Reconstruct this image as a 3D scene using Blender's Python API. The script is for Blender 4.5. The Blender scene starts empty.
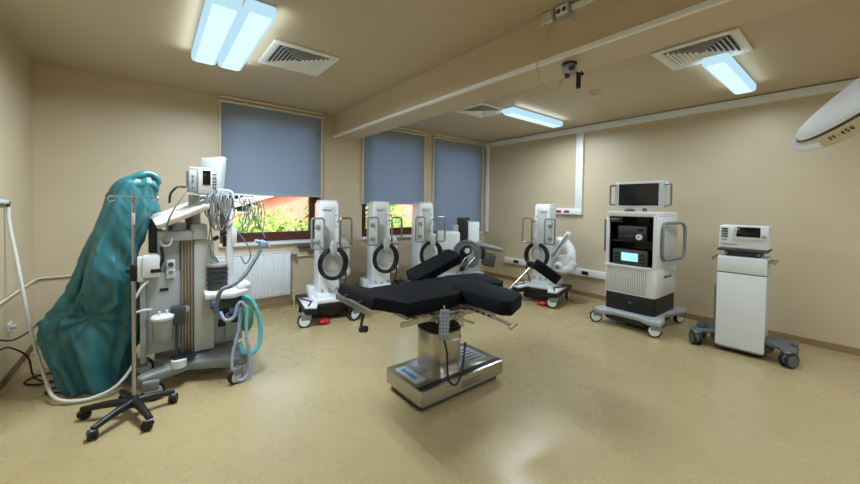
import bpy, bmesh, math, random
from mathutils import Vector, Matrix
random.seed(7)
PI = math.pi
R = math.radians
scene = bpy.context.scene
COL = scene.collection

# ------------------------------------------------------------------ materials
def lin(c):
    return tuple(((v / 255) / 12.92 if v / 255 <= 0.04045 else ((v / 255 + 0.055) / 1.055) ** 2.4) for v in c)

def mat(name, rgb, rough=0.5, metal=0.0, var=0.06, scale=6.0, bump=0.0, bscale=80.0, spec=0.5, trans=0.0, coat=0.0, emit=0.0):
    m = bpy.data.materials.new(name)
    m.use_nodes = True
    nt = m.node_tree
    b = nt.nodes['Principled BSDF']
    c = lin(rgb)
    tc = nt.nodes.new('ShaderNodeTexCoord')
    nz = nt.nodes.new('ShaderNodeTexNoise')
    nz.inputs['Scale'].default_value = scale
    nz.inputs['Detail'].default_value = 4
    nt.links.new(tc.outputs['Object'], nz.inputs['Vector'])
    rp = nt.nodes.new('ShaderNodeValToRGB')
    rp.color_ramp.elements[0].position = 0.3
    rp.color_ramp.elements[1].position = 0.7
    rp.color_ramp.elements[0].color = (*[max(0, v * (1 - var)) for v in c], 1)
    rp.color_ramp.elements[1].color = (*[min(1, v * (1 + var)) for v in c], 1)
    nt.links.new(nz.outputs['Fac'], rp.inputs['Fac'])
    nt.links.new(rp.outputs['Color'], b.inputs['Base Color'])
    b.inputs['Roughness'].default_value = rough
    b.inputs['Metallic'].default_value = metal
    b.inputs['Specular IOR Level'].default_value = spec
    b.inputs['Coat Weight'].default_value = coat
    if trans:
        b.inputs['Transmission Weight'].default_value = trans
    if emit:
        b.inputs['Emission Color'].default_value = (*c, 1)
        b.inputs['Emission Strength'].default_value = emit
    if bump:
        n2 = nt.nodes.new('ShaderNodeTexNoise')
        n2.inputs['Scale'].default_value = bscale
        n2.inputs['Detail'].default_value = 3
        nt.links.new(tc.outputs['Object'], n2.inputs['Vector'])
        bp = nt.nodes.new('ShaderNodeBump')
        bp.inputs['Strength'].default_value = bump
        bp.inputs['Distance'].default_value = 0.01
        nt.links.new(n2.outputs['Fac'], bp.inputs['Height'])
        nt.links.new(bp.outputs['Normal'], b.inputs['Normal'])
    return m

M = {}
M['wall'] = mat('cream_wall', (203, 187, 159), 0.42, var=0.03, scale=1.5, bump=0.05, bscale=60)
M['ceil'] = mat('ceiling_paint', (194, 178, 152), 0.5, var=0.03, scale=1.2)
M['white_trim'] = mat('white_plastic_trunking', (236, 238, 238), 0.4, var=0.02)
M['cream_trim'] = mat('cream_trim', (214, 202, 178), 0.5, var=0.03)
M['skirt'] = mat('beige_vinyl_skirting', (150, 124, 84), 0.4, var=0.05)
M['brown_skirt'] = mat('brown_skirting', (104, 76, 52), 0.45, var=0.1)
M['wood'] = mat('dark_brown_window_wood', (84, 44, 30), 0.4, var=0.18, scale=14)
M['sill'] = mat('white_sill', (226, 226, 222), 0.35, var=0.02)
M['white'] = mat('white_shell', (226, 231, 235), 0.3, var=0.015, coat=0.2)
M['offwhite'] = mat('off_white_plastic', (194, 197, 195), 0.4, var=0.03)
M['lightgrey'] = mat('light_grey_plastic', (164, 169, 172), 0.4, var=0.03)
M['grey'] = mat('mid_grey_plastic', (128, 131, 133), 0.42, var=0.05)
M['dgrey'] = mat('dark_grey_plastic', (62, 65, 68), 0.45, var=0.06)
M['black'] = mat('black_plastic', (15, 15, 17), 0.45, var=0.1)
M['rubber'] = mat('black_rubber', (20, 20, 22), 0.55, var=0.15)
M['cloth_black'] = mat('black_pad_vinyl', (7, 8, 14), 0.75, var=0.15, bump=0.1, bscale=300, spec=0.18)
M['steel'] = mat('brushed_steel', (186, 182, 174), 0.3, metal=1.0, var=0.06, scale=20)
M['steel_dull'] = mat('dull_steel', (150, 148, 144), 0.42, metal=1.0, var=0.08, scale=20)
M['chrome'] = mat('chrome_tube', (176, 182, 188), 0.25, metal=1.0, var=0.03)
M['teal_hose'] = mat('teal_hose_plastic', (96, 190, 206), 0.35, var=0.05)
M['blue_hose'] = mat('pale_blue_hose', (156, 174, 206), 0.35, var=0.05)
M['grey_hose'] = mat('blue_grey_hose', (112, 124, 132), 0.4, var=0.05)
M['green_bag'] = mat('green_rubber_bag', (34, 148, 112), 0.45, var=0.08)
M['white_hose'] = mat('white_hose', (222, 222, 216), 0.4, var=0.03)
M['cable_black'] = mat('black_cable', (18, 16, 16), 0.5, var=0.1)
M['cable_grey'] = mat('grey_cable', (118, 121, 121), 0.45, var=0.08)
M['cable_cream'] = mat('cream_cable', (206, 186, 150), 0.5, var=0.04)
M['red'] = mat('red_plastic', (190, 24, 44), 0.35, var=0.06)
M['dark_red'] = mat('red_socket', (150, 24, 26), 0.4, var=0.05)
M['screen'] = mat('dark_screen', (10, 11, 14), 0.12, var=0.1)
M['screen_lit'] = mat('lit_blue_screen', (150, 222, 255), 0.3, var=0.08, scale=30, emit=0.9)
M['jar'] = mat('clear_grey_jar', (176, 184, 186), 0.2, var=0.02, trans=0.3)
M['beige'] = mat('beige_machine_panel', (204, 198, 182), 0.4, var=0.03)
M['tan'] = mat('tan_column', (150, 138, 122), 0.4, metal=0.3, var=0.06)
M['blue_label'] = mat('blue_label', (70, 120, 190), 0.4, var=0.04)
M['teal_dark'] = mat('dark_teal_pedal', (36, 70, 78), 0.4, var=0.08)
M['lampwhite'] = mat('matt_white_lamp_shell', (240, 246, 252), 0.6, var=0.01, spec=0.2)
M['cartgrey'] = mat('dark_grey_cart_plastic', (92, 97, 100), 0.42, var=0.05)
M['ink'] = mat('grey_ink', (74, 78, 84), 0.6, var=0.02)
M['rad'] = mat('radiator_enamel', (226, 230, 236), 0.3, var=0.015)
M['leafA'] = mat('leaf_yellow_green', (160, 190, 84), 0.5, var=0.35, scale=3)
M['leafB'] = mat('leaf_green', (108, 150, 62), 0.5, var=0.4, scale=3)
M['bark'] = mat('bark', (92, 74, 56), 0.8, var=0.3, scale=10)
M['soil'] = mat('lawn_ground', (120, 142, 70), 0.9, var=0.35, scale=2)
M['brick'] = mat('red_orange_render', (220, 126, 108), 0.75, var=0.12, scale=2)
M['brick2'] = mat('pale_concrete', (206, 190, 176), 0.7, var=0.08, scale=2)
M['roof'] = mat('roof_red', (170, 80, 60), 0.7, var=0.12, scale=3)

def blind_mat():
    m = mat('blue_grey_blind_fabric', (190, 204, 220), 0.75, var=0.02, scale=2, bump=0.06, bscale=400)
    nt = m.node_tree
    b = nt.nodes['Principled BSDF']
    out = nt.nodes['Material Output']
    tr = nt.nodes.new('ShaderNodeBsdfTranslucent')
    tr.inputs['Color'].default_value = (*lin((170, 188, 210)), 1)
    mx = nt.nodes.new('ShaderNodeMixShader')
    mx.inputs[0].default_value = 0.6
    nt.links.new(b.outputs[0], mx.inputs[1]); nt.links.new(tr.outputs[0], mx.inputs[2])
    nt.links.new(mx.outputs[0], out.inputs[0])
    return m
M['blind'] = blind_mat()

def drape_mat():
    m = mat('teal_drape_film', (56, 116, 124), 0.36, var=0.08, scale=4, bump=0.10, bscale=22)
    nt = m.node_tree
    b = nt.nodes['Principled BSDF']
    out = nt.nodes['Material Output']
    tr = nt.nodes.new('ShaderNodeBsdfTranslucent')
    tr.inputs['Color'].default_value = (*lin((86, 168, 172)), 1)
    mx = nt.nodes.new('ShaderNodeMixShader')
    mx.inputs[0].default_value = 0.2
    nt.links.new(b.outputs[0], mx.inputs[1]); nt.links.new(tr.outputs[0], mx.inputs[2])
    nt.links.new(mx.outputs[0], out.inputs[0])
    return m
M['drape'] = drape_mat()

def glass_mat():
    m = bpy.data.materials.new('window_glass')
    m.use_nodes = True
    nt = m.node_tree
    nt.nodes.remove(nt.nodes['Principled BSDF'])
    tr = nt.nodes.new('ShaderNodeBsdfTransparent')
    tr.inputs[0].default_value = (0.95, 0.97, 0.96, 1)
    gl = nt.nodes.new('ShaderNodeBsdfGlossy')
    gl.inputs['Roughness'].default_value = 0.03
    fr = nt.nodes.new('ShaderNodeFresnel')
    fr.inputs[0].default_value = 1.35
    mx = nt.nodes.new('ShaderNodeMixShader')
    nt.links.new(fr.outputs[0], mx.inputs[0])
    nt.links.new(tr.outputs[0], mx.inputs[1]); nt.links.new(gl.outputs[0], mx.inputs[2])
    nt.links.new(mx.outputs[0], nt.nodes['Material Output'].inputs[0])
    return m
M['glass'] = glass_mat()

def emis(name, col, strength):
    m = bpy.data.materials.new(name)
    m.use_nodes = True
    nt = m.node_tree
    nt.nodes.remove(nt.nodes['Principled BSDF'])
    e = nt.nodes.new('ShaderNodeEmission')
    tc = nt.nodes.new('ShaderNodeTexCoord')
    nz = nt.nodes.new('ShaderNodeTexNoise'); nz.inputs['Scale'].default_value = 5
    nt.links.new(tc.outputs['Object'], nz.inputs['Vector'])
    rp = nt.nodes.new('ShaderNodeValToRGB')
    rp.color_ramp.elements[0].color = (*[v * .9 for v in col], 1)
    rp.color_ramp.elements[1].color = (*col, 1)
    nt.links.new(nz.outputs['Fac'], rp.inputs[0]); nt.links.new(rp.outputs[0], e.inputs[0])
    e.inputs[1].default_value = strength
    nt.links.new(e.outputs[0], nt.nodes['Material Output'].inputs[0])
    return m
M['diffuser'] = emis('fluorescent_diffuser', (0.66, 0.95, 1.0), 1.15)
M['diffuser_side'] = emis('fluorescent_diffuser_side', (0.50, 0.76, 0.90), 1.0)

def floor_mat():
    m = bpy.data.materials.new('beige_vinyl_floor')
    m.use_nodes = True
    nt = m.node_tree
    b = nt.nodes['Principled BSDF']
    tc = nt.nodes.new('ShaderNodeTexCoord')
    def noise(s, d):
        n = nt.nodes.new('ShaderNodeTexNoise'); n.inputs['Scale'].default_value = s; n.inputs['Detail'].default_value = d
        nt.links.new(tc.outputs['Object'], n.inputs['Vector']); return n
    n1 = noise(70, 4); n2 = noise(1.1, 3); n3 = noise(4.5, 5)
    r1 = nt.nodes.new('ShaderNodeValToRGB')
    r1.color_ramp.elements[0].position = .35; r1.color_ramp.elements[1].position = .68
    r1.color_ramp.elements[0].color = (*lin((170, 152, 113)), 1)
    r1.color_ramp.elements[1].color = (*lin((188, 168, 126)), 1)
    nt.links.new(n1.outputs['Fac'], r1.inputs[0])
    r2 = nt.nodes.new('ShaderNodeValToRGB')
    r2.color_ramp.elements[0].position = .3; r2.color_ramp.elements[1].position = .6
    r2.color_ramp.elements[0].color = (.93, .92, .90, 1); r2.color_ramp.elements[1].color = (1, 1, 1, 1)
    nt.links.new(n2.outputs['Fac'], r2.inputs[0])
    mx = nt.nodes.new('ShaderNodeMixRGB'); mx.blend_type = 'MULTIPLY'; mx.inputs[0].default_value = 1
    nt.links.new(r1.outputs[0], mx.inputs[1]); nt.links.new(r2.outputs[0], mx.inputs[2])
    # scuffs of its own shape
    r3 = nt.nodes.new('ShaderNodeValToRGB')
    r3.color_ramp.elements[0].position = .25; r3.color_ramp.elements[1].position = .36
    r3.color_ramp.elements[0].color = (.975, .97, .965, 1); r3.color_ramp.elements[1].color = (1, 1, 1, 1)
    nt.links.new(n3.outputs['Fac'], r3.inputs[0])
    mx2 = nt.nodes.new('ShaderNodeMixRGB'); mx2.blend_type = 'MULTIPLY'; mx2.inputs[0].default_value = 1
    nt.links.new(mx.outputs[0], mx2.inputs[1]); nt.links.new(r3.outputs[0], mx2.inputs[2])
    nt.links.new(mx2.outputs[0], b.inputs['Base Color'])
    rr = nt.nodes.new('ShaderNodeMapRange')
    rr.inputs['To Min'].default_value = .23; rr.inputs['To Max'].default_value = .33
    nt.links.new(n3.outputs['Fac'], rr.inputs['Value'])
    nt.links.new(rr.outputs[0], b.inputs['Roughness'])
    b.inputs['Specular IOR Level'].default_value = .5
    return m
M['floor'] = floor_mat()

def vent_mesh_mat():
    # perforated white door: small dark holes in offset rows
    m = mat('perforated_white_panel', (222, 224, 222), .4, var=.02)
    nt = m.node_tree; b = nt.nodes['Principled BSDF']
    tc = nt.nodes.new('ShaderNodeTexCoord')
    mp = nt.nodes.new('ShaderNodeMapping'); mp.inputs['Rotation'].default_value = (0, 0, 0)
    nt.links.new(tc.outputs['Object'], mp.inputs[0])
    sx = nt.nodes.new('ShaderNodeSeparateXYZ'); nt.links.new(mp.outputs[0], sx.inputs[0])
    def mth(op, a, bb=None):
        n = nt.nodes.new('ShaderNodeMath'); n.operation = op
        for i, v in enumerate((a, bb)):
            if v is None: continue
            if isinstance(v, (int, float)): n.inputs[i].default_value = v
            else: nt.links.new(v, n.inputs[i])
        return n.outputs[0]
    k = 2 * PI / .042
    s = mth('MULTIPLY', mth('SINE', mth('MULTIPLY', mth('ADD', sx.outputs[0], sx.outputs[2]), k)), mth('SINE', mth('MULTIPLY', mth('SUBTRACT', sx.outputs[0], sx.outputs[2]), k)))
    hole = mth('GREATER_THAN', s, .30)
    mx = nt.nodes.new('ShaderNodeMixRGB')
    src = b.inputs['Base Color'].links[0].from_socket
    nt.links.new(hole, mx.inputs[0]); nt.links.new(src, mx.inputs[1]); mx.inputs[2].default_value = (*lin((96, 100, 104)), 1)
    nt.links.new(mx.outputs[0], b.inputs['Base Color'])
    return m
M['perf'] = vent_mesh_mat()

# ------------------------------------------------------------------ mesh builder
def catmull(pts, n=8, closed=False):
    P = [Vector(p) for p in pts]
    if len(P) < 3 and not closed: return P
    out = []
    N = len(P)
    segs = N if closed else N - 1
    for i in range(segs):
        if closed:
            a, b, c, d = P[(i - 1) % N], P[i], P[(i + 1) % N], P[(i + 2) % N]
        else:
            a = P[i - 1] if i > 0 else P[0] * 2 - P[1]
            b, c = P[i], P[i + 1]
            d = P[i + 2] if i + 2 < N else P[-1] * 2 - P[-2]
        for k in range(n):
            t = k / n
            out.append(.5 * ((2 * b) + (c - a) * t + (2 * a - 5 * b + 4 * c - d) * t * t + (3 * b - a - 3 * c + d) * t ** 3))
    if not closed: out.append(P[-1])
    return out

class MB:
    def __init__(self, off=(0, 0, 0)):
        self.v = []; self.f = []; self.off = Vector(off)
    def add(self, vs, fs):
        n = len(self.v)
        self.v += [Vector(p) - self.off for p in vs]
        self.f += [tuple(i + n for i in f) for f in fs]
        return self
    def box(self, c, s, bev=0.0, rot=None, seg=2, taper=None):
        bm = bmesh.new()
        bmesh.ops.create_cube(bm, size=1)
        for v in bm.verts:
            v.co = Vector((v.co.x * s[0], v.co.y * s[1], v.co.z * s[2]))
            if taper and v.co.z > 0:
                v.co.x *= taper[0]; v.co.y *= taper[1]
        if bev > 0:
            bmesh.ops.bevel(bm, geom=bm.edges[:], offset=min(bev, min(s) * .49), segments=seg, profile=.5, affect='EDGES', clamp_overlap=True)
        Mx = Matrix.Translation(Vector(c))
        if rot is not None:
            Mx = Mx @ (rot.to_4x4() if isinstance(rot, Matrix) else (Matrix.Rotation(rot[2], 4, 'Z') @ Matrix.Rotation(rot[1], 4, 'Y') @ Matrix.Rotation(rot[0], 4, 'X')))
        bm.verts.index_update()
        vs = [Mx @ v.co for v in bm.verts]
        fs = [[v.index for v in f.verts] for f in bm.faces]
        bm.free()
        return self.add(vs, fs)
    def bx(self, x0, x1, y0, y1, z0, z1, bev=0.0, seg=2):
        return self.box(((x0 + x1) / 2, (y0 + y1) / 2, (z0 + z1) / 2), (abs(x1 - x0), abs(y1 - y0), abs(z1 - z0)), bev, seg=seg)
    def cyl(self, p0, p1, r0, r1=None, n=16, cap=True):
        r1 = r0 if r1 is None else r1
        p0 = Vector(p0); p1 = Vector(p1)
        d = (p1 - p0).normalized()
        u = d.orthogonal().normalized(); w = d.cross(u)
        vs = []
        for p, r in ((p0, r0), (p1, r1)):
            for i in range(n):
                a = 2 * PI * i / n
                vs.append(p + (u * math.cos(a) + w * math.sin(a)) * r)
        fs = [(i, (i + 1) % n, n + (i + 1) % n, n + i) for i in range(n)]
        if cap: fs += [tuple(range(n - 1, -1, -1)), tuple(range(n, 2 * n))]
        return self.add(vs, fs)
    def tube(self, pts, r, n=8, smooth=6, closed=False, ridged=0.0):
        P = catmull(pts, smooth, closed) if smooth else [Vector(p) for p in pts]
        if ridged:
            Q = []; L = 0
            for i in range(len(P) - 1):
                seg = (P[i + 1] - P[i]).length; k = max(1, int(seg / .006))
                for j in range(k): Q.append(P[i].lerp(P[i + 1], j / k))
            Q.append(P[-1]); P = Q
        N = len(P)
        vs = []; fs = []
        up = None
        for i in range(N):
            a = P[(i - 1) % N] if (closed or i > 0) else P[0]
            b = P[(i + 1) % N] if (closed or i < N - 1) else P[-1]
            d = (b - a)
            if d.length < 1e-9: d = Vector((0, 0, 1))
            d.normalize()
            if up is None: up = d.orthogonal().normalized()
            up = (up - d * up.dot(d))
            if up.length < 1e-6: up = d.orthogonal()
            up.normalize()
            w = d.cross(up)
            rr = r(i / max(1, N - 1)) if callable(r) else r
            if ridged: rr *= 1 + (ridged if i % 2 else -ridged)
            for k in range(n):
                t = 2 * PI * k / n
                vs.append(P[i] + (up * math.cos(t) + w * math.sin(t)) * rr)
        for i in range(N if closed else N - 1):
            j = (i + 1) % N
            for k in range(n):
                fs.append((i * n + k, i * n + (k + 1) % n, j * n + (k + 1) % n, j * n + k))
        if not closed:
            fs += [tuple(range(n - 1, -1, -1)), tuple(range((N - 1) * n, N * n))]
        return self.add(vs, fs)
    def loft(self, rings, cap=True):
        n = len(rings[0]); vs = [p for r in rings for p in r]; fs = []
        for i in range(len(rings) - 1):
            for k in range(n):
                fs.append((i * n + k, i * n + (k + 1) % n, (i + 1) * n + (k + 1) % n, (i + 1) * n + k))
        if cap: fs += [tuple(range(n - 1, -1, -1)), tuple(range((len(rings) - 1) * n, len(rings) * n))]
        return self.add(vs, fs)
    def lathe(self, prof, c=(0, 0, 0), n=24, mx=None):
        rings = []
        for r, z in prof:
            ring = [Vector((r * math.cos(2 * PI * k / n), r * math.sin(2 * PI * k / n), z)) for k in range(n)]
            rings.append([(mx @ p if mx else p) + Vector(c) for p in ring])
        return self.loft(rings)
    def prism(self, poly, z0, z1, bev=0.0, tf=None, seg=2):
        bm = bmesh.new()
        b = [bm.verts.new((p[0], p[1], z0)) for p in poly]
        t = [bm.verts.new((p[0], p[1], z1)) for p in poly]
        n = len(poly)
        bm.faces.new(b[::-1]); bm.faces.new(t)
        for i in range(n): bm.faces.new((b[i], b[(i + 1) % n], t[(i + 1) % n], t[i]))
        bmesh.ops.recalc_face_normals(bm, faces=bm.faces[:])
        if bev > 0:
            bmesh.ops.bevel(bm, geom=bm.edges[:], offset=bev, segments=seg, profile=.5, affect='EDGES', clamp_overlap=True)
        bm.verts.index_update()
        vs = [tf @ v.co if tf else v.co.copy() for v in bm.verts]
        fs = [[v.index for v in f.verts] for f in bm.faces]
        bm.free()
        return self.add(vs, fs)
    def ell(self, c, s, n=16, m=10, rot=None):
        vs = []; fs = []
        mx = Matrix.Identity(3)
        if rot is not None:
            mx = (Matrix.Rotation(rot[2], 3, 'Z') @ Matrix.Rotation(rot[1], 3, 'Y') @ Matrix.Rotation(rot[0], 3, 'X'))
        rings = []
        for j in range(1, m):
            a = PI * j / m
            rings.append([mx @ Vector((s[0] * math.sin(a) * math.cos(2 * PI * k / n), s[1] * math.sin(a) * math.sin(2 * PI * k / n), -s[2] * math.cos(a))) + Vector(c) for k in range(n)])
        return self.loft(rings)
    def build(self, name, material, parent=None, smooth=True, angle=38):
        me = bpy.data.meshes.new(name)
        me.from_pydata([tuple(v) for v in self.v], [], self.f)
        bm = bmesh.new(); bm.from_mesh(me)
        bmesh.ops.recalc_face_normals(bm, faces=bm.faces[:])
        bm.to_mesh(me); bm.free()
        if smooth:
            me.shade_smooth()
            me.set_sharp_from_angle(angle=R(angle))
        me.materials.append(material)
        o = bpy.data.objects.new(name, me)
        COL.objects.link(o)
        if parent: o.parent = parent
        return o

def tag(o, label=None, cat=None, group=None, kind=None):
    if label: o['label'] = label
    if cat: o['category'] = cat
    if group: o['group'] = group
    if kind: o['kind'] = kind
    return o

def thing(name, label, cat, loc=(0, 0, 0), rz=0, group=None):
    o = bpy.data.objects.new(name, None)
    o.empty_display_size = .1
    COL.objects.link(o)
    o.location = loc; o.rotation_euler = (0, 0, rz)
    return tag(o, label, cat, group)

def struct(o):
    o['kind'] = 'structure'; return o

def copy_tree(o, parent=None):
    c = o.copy(); COL.objects.link(c)
    if parent: c.parent = parent
    for ch in list(o.children): copy_tree(ch, c)
    return c

def text(s, size, name, material, parent, mx, depth=.0015):
    cu = bpy.data.curves.new(name, 'FONT'); cu.body = s; cu.size = size; cu.extrude = depth
    cu.align_x = 'CENTER'; cu.align_y = 'CENTER'
    t = bpy.data.objects.new(name, cu); COL.objects.link(t)
    bpy.context.view_layer.update()
    me = bpy.data.meshes.new_from_object(t.evaluated_get(bpy.context.evaluated_depsgraph_get()))
    bpy.data.objects.remove(t)
    o = bpy.data.objects.new(name, me); COL.objects.link(o)
    me.materials.clear(); me.materials.append(material)
    me.transform(mx)
    if parent: o.parent = parent
    return o

def rrect(cx, cy, w, h, r, n=4):
    """Rounded rectangle outline, 2-D points counter-clockwise."""
    out = []
    for (sx, sy, a0) in ((1, 1, 0), (-1, 1, 90), (-1, -1, 180), (1, -1, 270)):
        for k in range(n + 1):
            a = R(a0 + 90 * k / n)
            out.append((cx + sx * (w / 2 - r) + r * math.cos(a), cy + sy * (h / 2 - r) + r * math.sin(a)))
    return out

FRONT = Matrix.Rotation(PI / 2, 4, 'X')      # text plane XY -> XZ, facing -Y

# ------------------------------------------------------------------ camera
F_PX = 350.03; YAW = .673013; PIT = .0231262; ROL = .0144222; PY = -28.3935; CH = 1.55590
Fv = Vector((math.sin(YAW) * math.cos(PIT), math.cos(YAW) * math.cos(PIT), -math.sin(PIT)))
R0 = Vector((math.cos(YAW), -math.sin(YAW), 0)); U0 = R0.cross(Fv)
Rv = R0 * math.cos(ROL) + U0 * math.sin(ROL)
Uv = U0 * math.cos(ROL) - R0 * math.sin(ROL)
cd = bpy.data.cameras.new('camera'); cam = bpy.data.objects.new('camera', cd); COL.objects.link(cam)
cam.matrix_world = Matrix(((Rv.x, Uv.x, -Fv.x, 0), (Rv.y, Uv.y, -Fv.y, 0), (Rv.z, Uv.z, -Fv.z, CH), (0, 0, 0, 1)))
cd.sensor_fit = 'HORIZONTAL'; cd.sensor_width = 36; cd.lens = 36 * F_PX / 860; cd.shift_y = PY / 860
cd.clip_start = .05; cd.clip_end = 200
scene.camera = cam

# ------------------------------------------------------------------ room shell
XL, XR, YB, YF, H = -.969, 5.983, 5.483, -3.2, 3.0
T = .30
struct(MB().bx(XL - T, XR + T, YF - T, YB + T, -.2, 0).build('floor', M['floor'], smooth=False))
struct(MB().bx(XL - T, XR + T, YF - T, YB + T, H, H + .25).build('ceiling', M['ceil'], smooth=False))
struct(MB().bx(XL - T, XL, YF - T, YB + T, 0, H).build('wall_left', M['wall'], smooth=False))
struct(MB().bx(XR, XR + T, YF - T, YB + T, 0, H).build('wall_right', M['wall'], smooth=False))
struct(MB().bx(XL, XR, YF - T, YF, 0, H).build('wall_front', M['wall'], smooth=False))
W1 = (.73, 2.13); W2 = (2.86, 4.20); W3 = (4.40, 5.84)
SILL = .97; TOP = 2.93
b = MB()
for x0, x1 in ((XL, W1[0]), (W1[1], W2[0]), (W2[1], W3[0]), (W3[1], XR)):
    b.bx(x0, x1, YB, YB + T, 0, H)
for x0, x1 in (W1, W2, W3):
    b.bx(x0, x1, YB, YB + T, 0, SILL); b.bx(x0, x1, YB, YB + T, TOP, H)
struct(b.build('wall_back', M['wall'], smooth=False))
struct(MB().bx(2.335, 2.735, YF, YB, 2.655, H).build('trim_ceiling_beam', M['wall'], smooth=False))
struct(MB().bx(2.318, 2.35, YF, YB, 2.638, 2.668).build('trim_beam_edge', M['white_trim'], smooth=False))
struct(MB().bx(XL, XL + .012, YF, YB, 0, .065).build('baseboard_left', M['brown_skirt'], smooth=False))
struct(MB().bx(XL, XR, YB - .012, YB, 0, .07).build('baseboard_back', M['skirt'], smooth=False))
struct(MB().bx(XR - .014, XR, YF, YB, 0, .075).build('baseboard_right', M['skirt'], smooth=False))
struct(MB().bx(XL + .012, XR - .014, YF, YF + .012, 0, .07).build('baseboard_front', M['skirt'], smooth=False))

# windows: dark wooden frames, panes, white sills
for i, (x0, x1) in enumerate((W1, W2, W3)):
    y = YB + .13
    w = .085
    fr = MB()
    fr.bx(x0, x1, y, y + .07, SILL + .02, SILL + .02 + w, .006)
    fr.bx(x0, x1, y, y + .07, TOP - w, TOP, .006)
    fr.bx(x0, x0 + w, y, y + .07, SILL + .02 + w, TOP - w, .006)
    fr.bx(x1 - w, x1, y, y + .07, SILL + .02 + w, TOP - w, .006)
    o = struct(fr.build('window_%d' % (i + 1), M['wood']))
    sm = MB()
    for a, bb in ((x0 + w - .005, x1 - w + .005),):
        sm.bx(a, bb, y - .012, y + .05, SILL + .1, SILL + .155, .006)
        sm.bx(a, bb, y - .012, y + .05, TOP - .14, TOP - .085, .006)
        sm.bx(bb - .06, bb, y - .012, y + .05, SILL + .155, TOP - .14, .006)
        sm.bx(a, a + .06, y - .012, y + .05, SILL + .155, TOP - .14, .006)
    sm.build('window_sash', M['wood'], o)
    MB().bx(x0 + w, x1 - w, y + .03, y + .036, SILL + .1, TOP - w).build('window_pane', M['glass'], o, smooth=False)
    MB().bx(x0 - .02, x1 + .01, YB - .07, YB + .16, SILL - .02, SILL + .018, .006).build('window_sill', M['sill'], o)

# ------------------------------------------------------------------ roller blinds
BL = ((W1, 1.68, 'blue grey roller blind half lowered over window above radiator', .715, 2.14),
      (W2, 1.585, 'blue grey roller blind half lowered behind the middle robot carts', 2.845, 4.2),
      (W3, 1.06, 'blue grey roller blind pulled fully down beside the room corner', 4.40, 5.86))
for (W, zb, lab, x0, x1) in BL:
    t = thing('roller_blind', lab, 'blind', ((x0 + x1) / 2, YB - .03, zb))
    off = t.location
    MB(off).bx(x0 + .03, x1 - .03, YB - .032, YB - .029, zb, 2.92).build('blind_fabric', M['blind'], t, smooth=False)
    MB(off).bx(x0 + .03, x1 - .03, YB - .038, YB - .022, zb - .02, zb + .008, .004).build('bottom_bar', M['lightgrey'], t)
    hr = MB(off); hr.bx(x0, x1, YB - .075, YB - .001, 2.955, 2.995, .01); hr.bx(x0, x1, YB - .06, YB - .001, 2.905, 2.945, .012)
    hr.build('head_rail', M['cream_trim'], t)
    for xx in (x0, x1 - .025):
        MB(off).bx(xx, xx + .025, YB - .045, YB - .001, 1.0 if zb < 1.2 else zb - .02, 2.91, .004).build('side_rail', M['cream_trim'], t)

# ------------------------------------------------------------------ radiator and pipe
rx0, rx1, ry = .55, 1.63, YB - .06
t = thing('radiator', 'white ribbed panel radiator under the first window', 'radiator', ((rx0 + rx1) / 2, ry, .19))
o_ = t.location
pm = MB(o_)
n = 27
for k in range(n):
    x = rx0 + .02 + (rx1 - rx0 - .04) * (k + .5) / n
    pm.box((x, ry - .035, .51), ((rx1 - rx0 - .04) / n * .78, .03, .60), .011)
pm.bx(rx0, rx1, ry - .035, ry - .01, .19, .83, .006)
pm.build('front_panel', M['rad'], t)
gm = MB(o_); gm.bx(rx0, rx1, ry - .045, ry + .055, .82, .835, .004)
for k in range(30):
    x = rx0 + .03 + (rx1 - rx0 - .06) * k / 29
    gm.bx(x, x + .012, ry - .035, ry + .05, .834, .838)
gm.build('top_grille', M['rad'], t)
MB(o_).bx(rx0, rx0 + .012, ry - .045, ry + .055, .19, .83, .003).bx(rx1 - .012, rx1, ry - .045, ry + .055, .19, .83, .003).build('end_plate', M['rad'], t)
MB(o_).tube([(rx1 + .0, ry, .235), (rx1 + .06, ry, .235), (rx1 + .07, ry, .12), (rx1 + .07, ry, .0)], .011, smooth=4).build('pipe', M['cream_trim'], t)
MB(o_).cyl((rx1 + .01, ry, .77), (rx1 + .10, ry, .77), .02).cyl((rx1 + .06, ry, .77), (rx1 + .06, ry - .06, .77), .022).build('valve', M['steel_dull'], t)
# bits of pipework and a dark bracket on the wall right of the radiator
t = thing('wall_pipe', 'cream pipe with dark valve on wall between radiator and first robot cart', 'pipe', (1.9, YB - .03, .8))
MB(t.location).tube([(1.70, YB - .03, .75), (1.95, YB - .03, .755), (2.12, YB - .03, .76)], .012, smooth=0).tube([(2.05, YB - .03, .76), (2.06, YB - .03, .05)], .012, smooth=0).build('pipe_run', M['cream_trim'], t)
MB(t.location).bx(1.76, 1.98, YB - .075, YB - .001, .868, .895, .006).build('bracket', M['dgrey'], t)
MB(t.location).box((2.0, YB - .05, .81), (.16, .05, .022), .006, rot=(0, .2, 0)).cyl((1.92, YB - .05, .80), (1.92, YB - .1, .80), .018).build('valve', M['brown_skirt'], t)

# thin bumper pipe along left and back wall
tag(MB().tube([(XL + .02, YF + .05, .70), (XL + .02, YB - .06, .725), (XL + .06, YB - .02, .725), (.55, YB - .02, .725)], .011, smooth=0).build('trim_1', M['cream_trim']), kind='structure')

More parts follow.
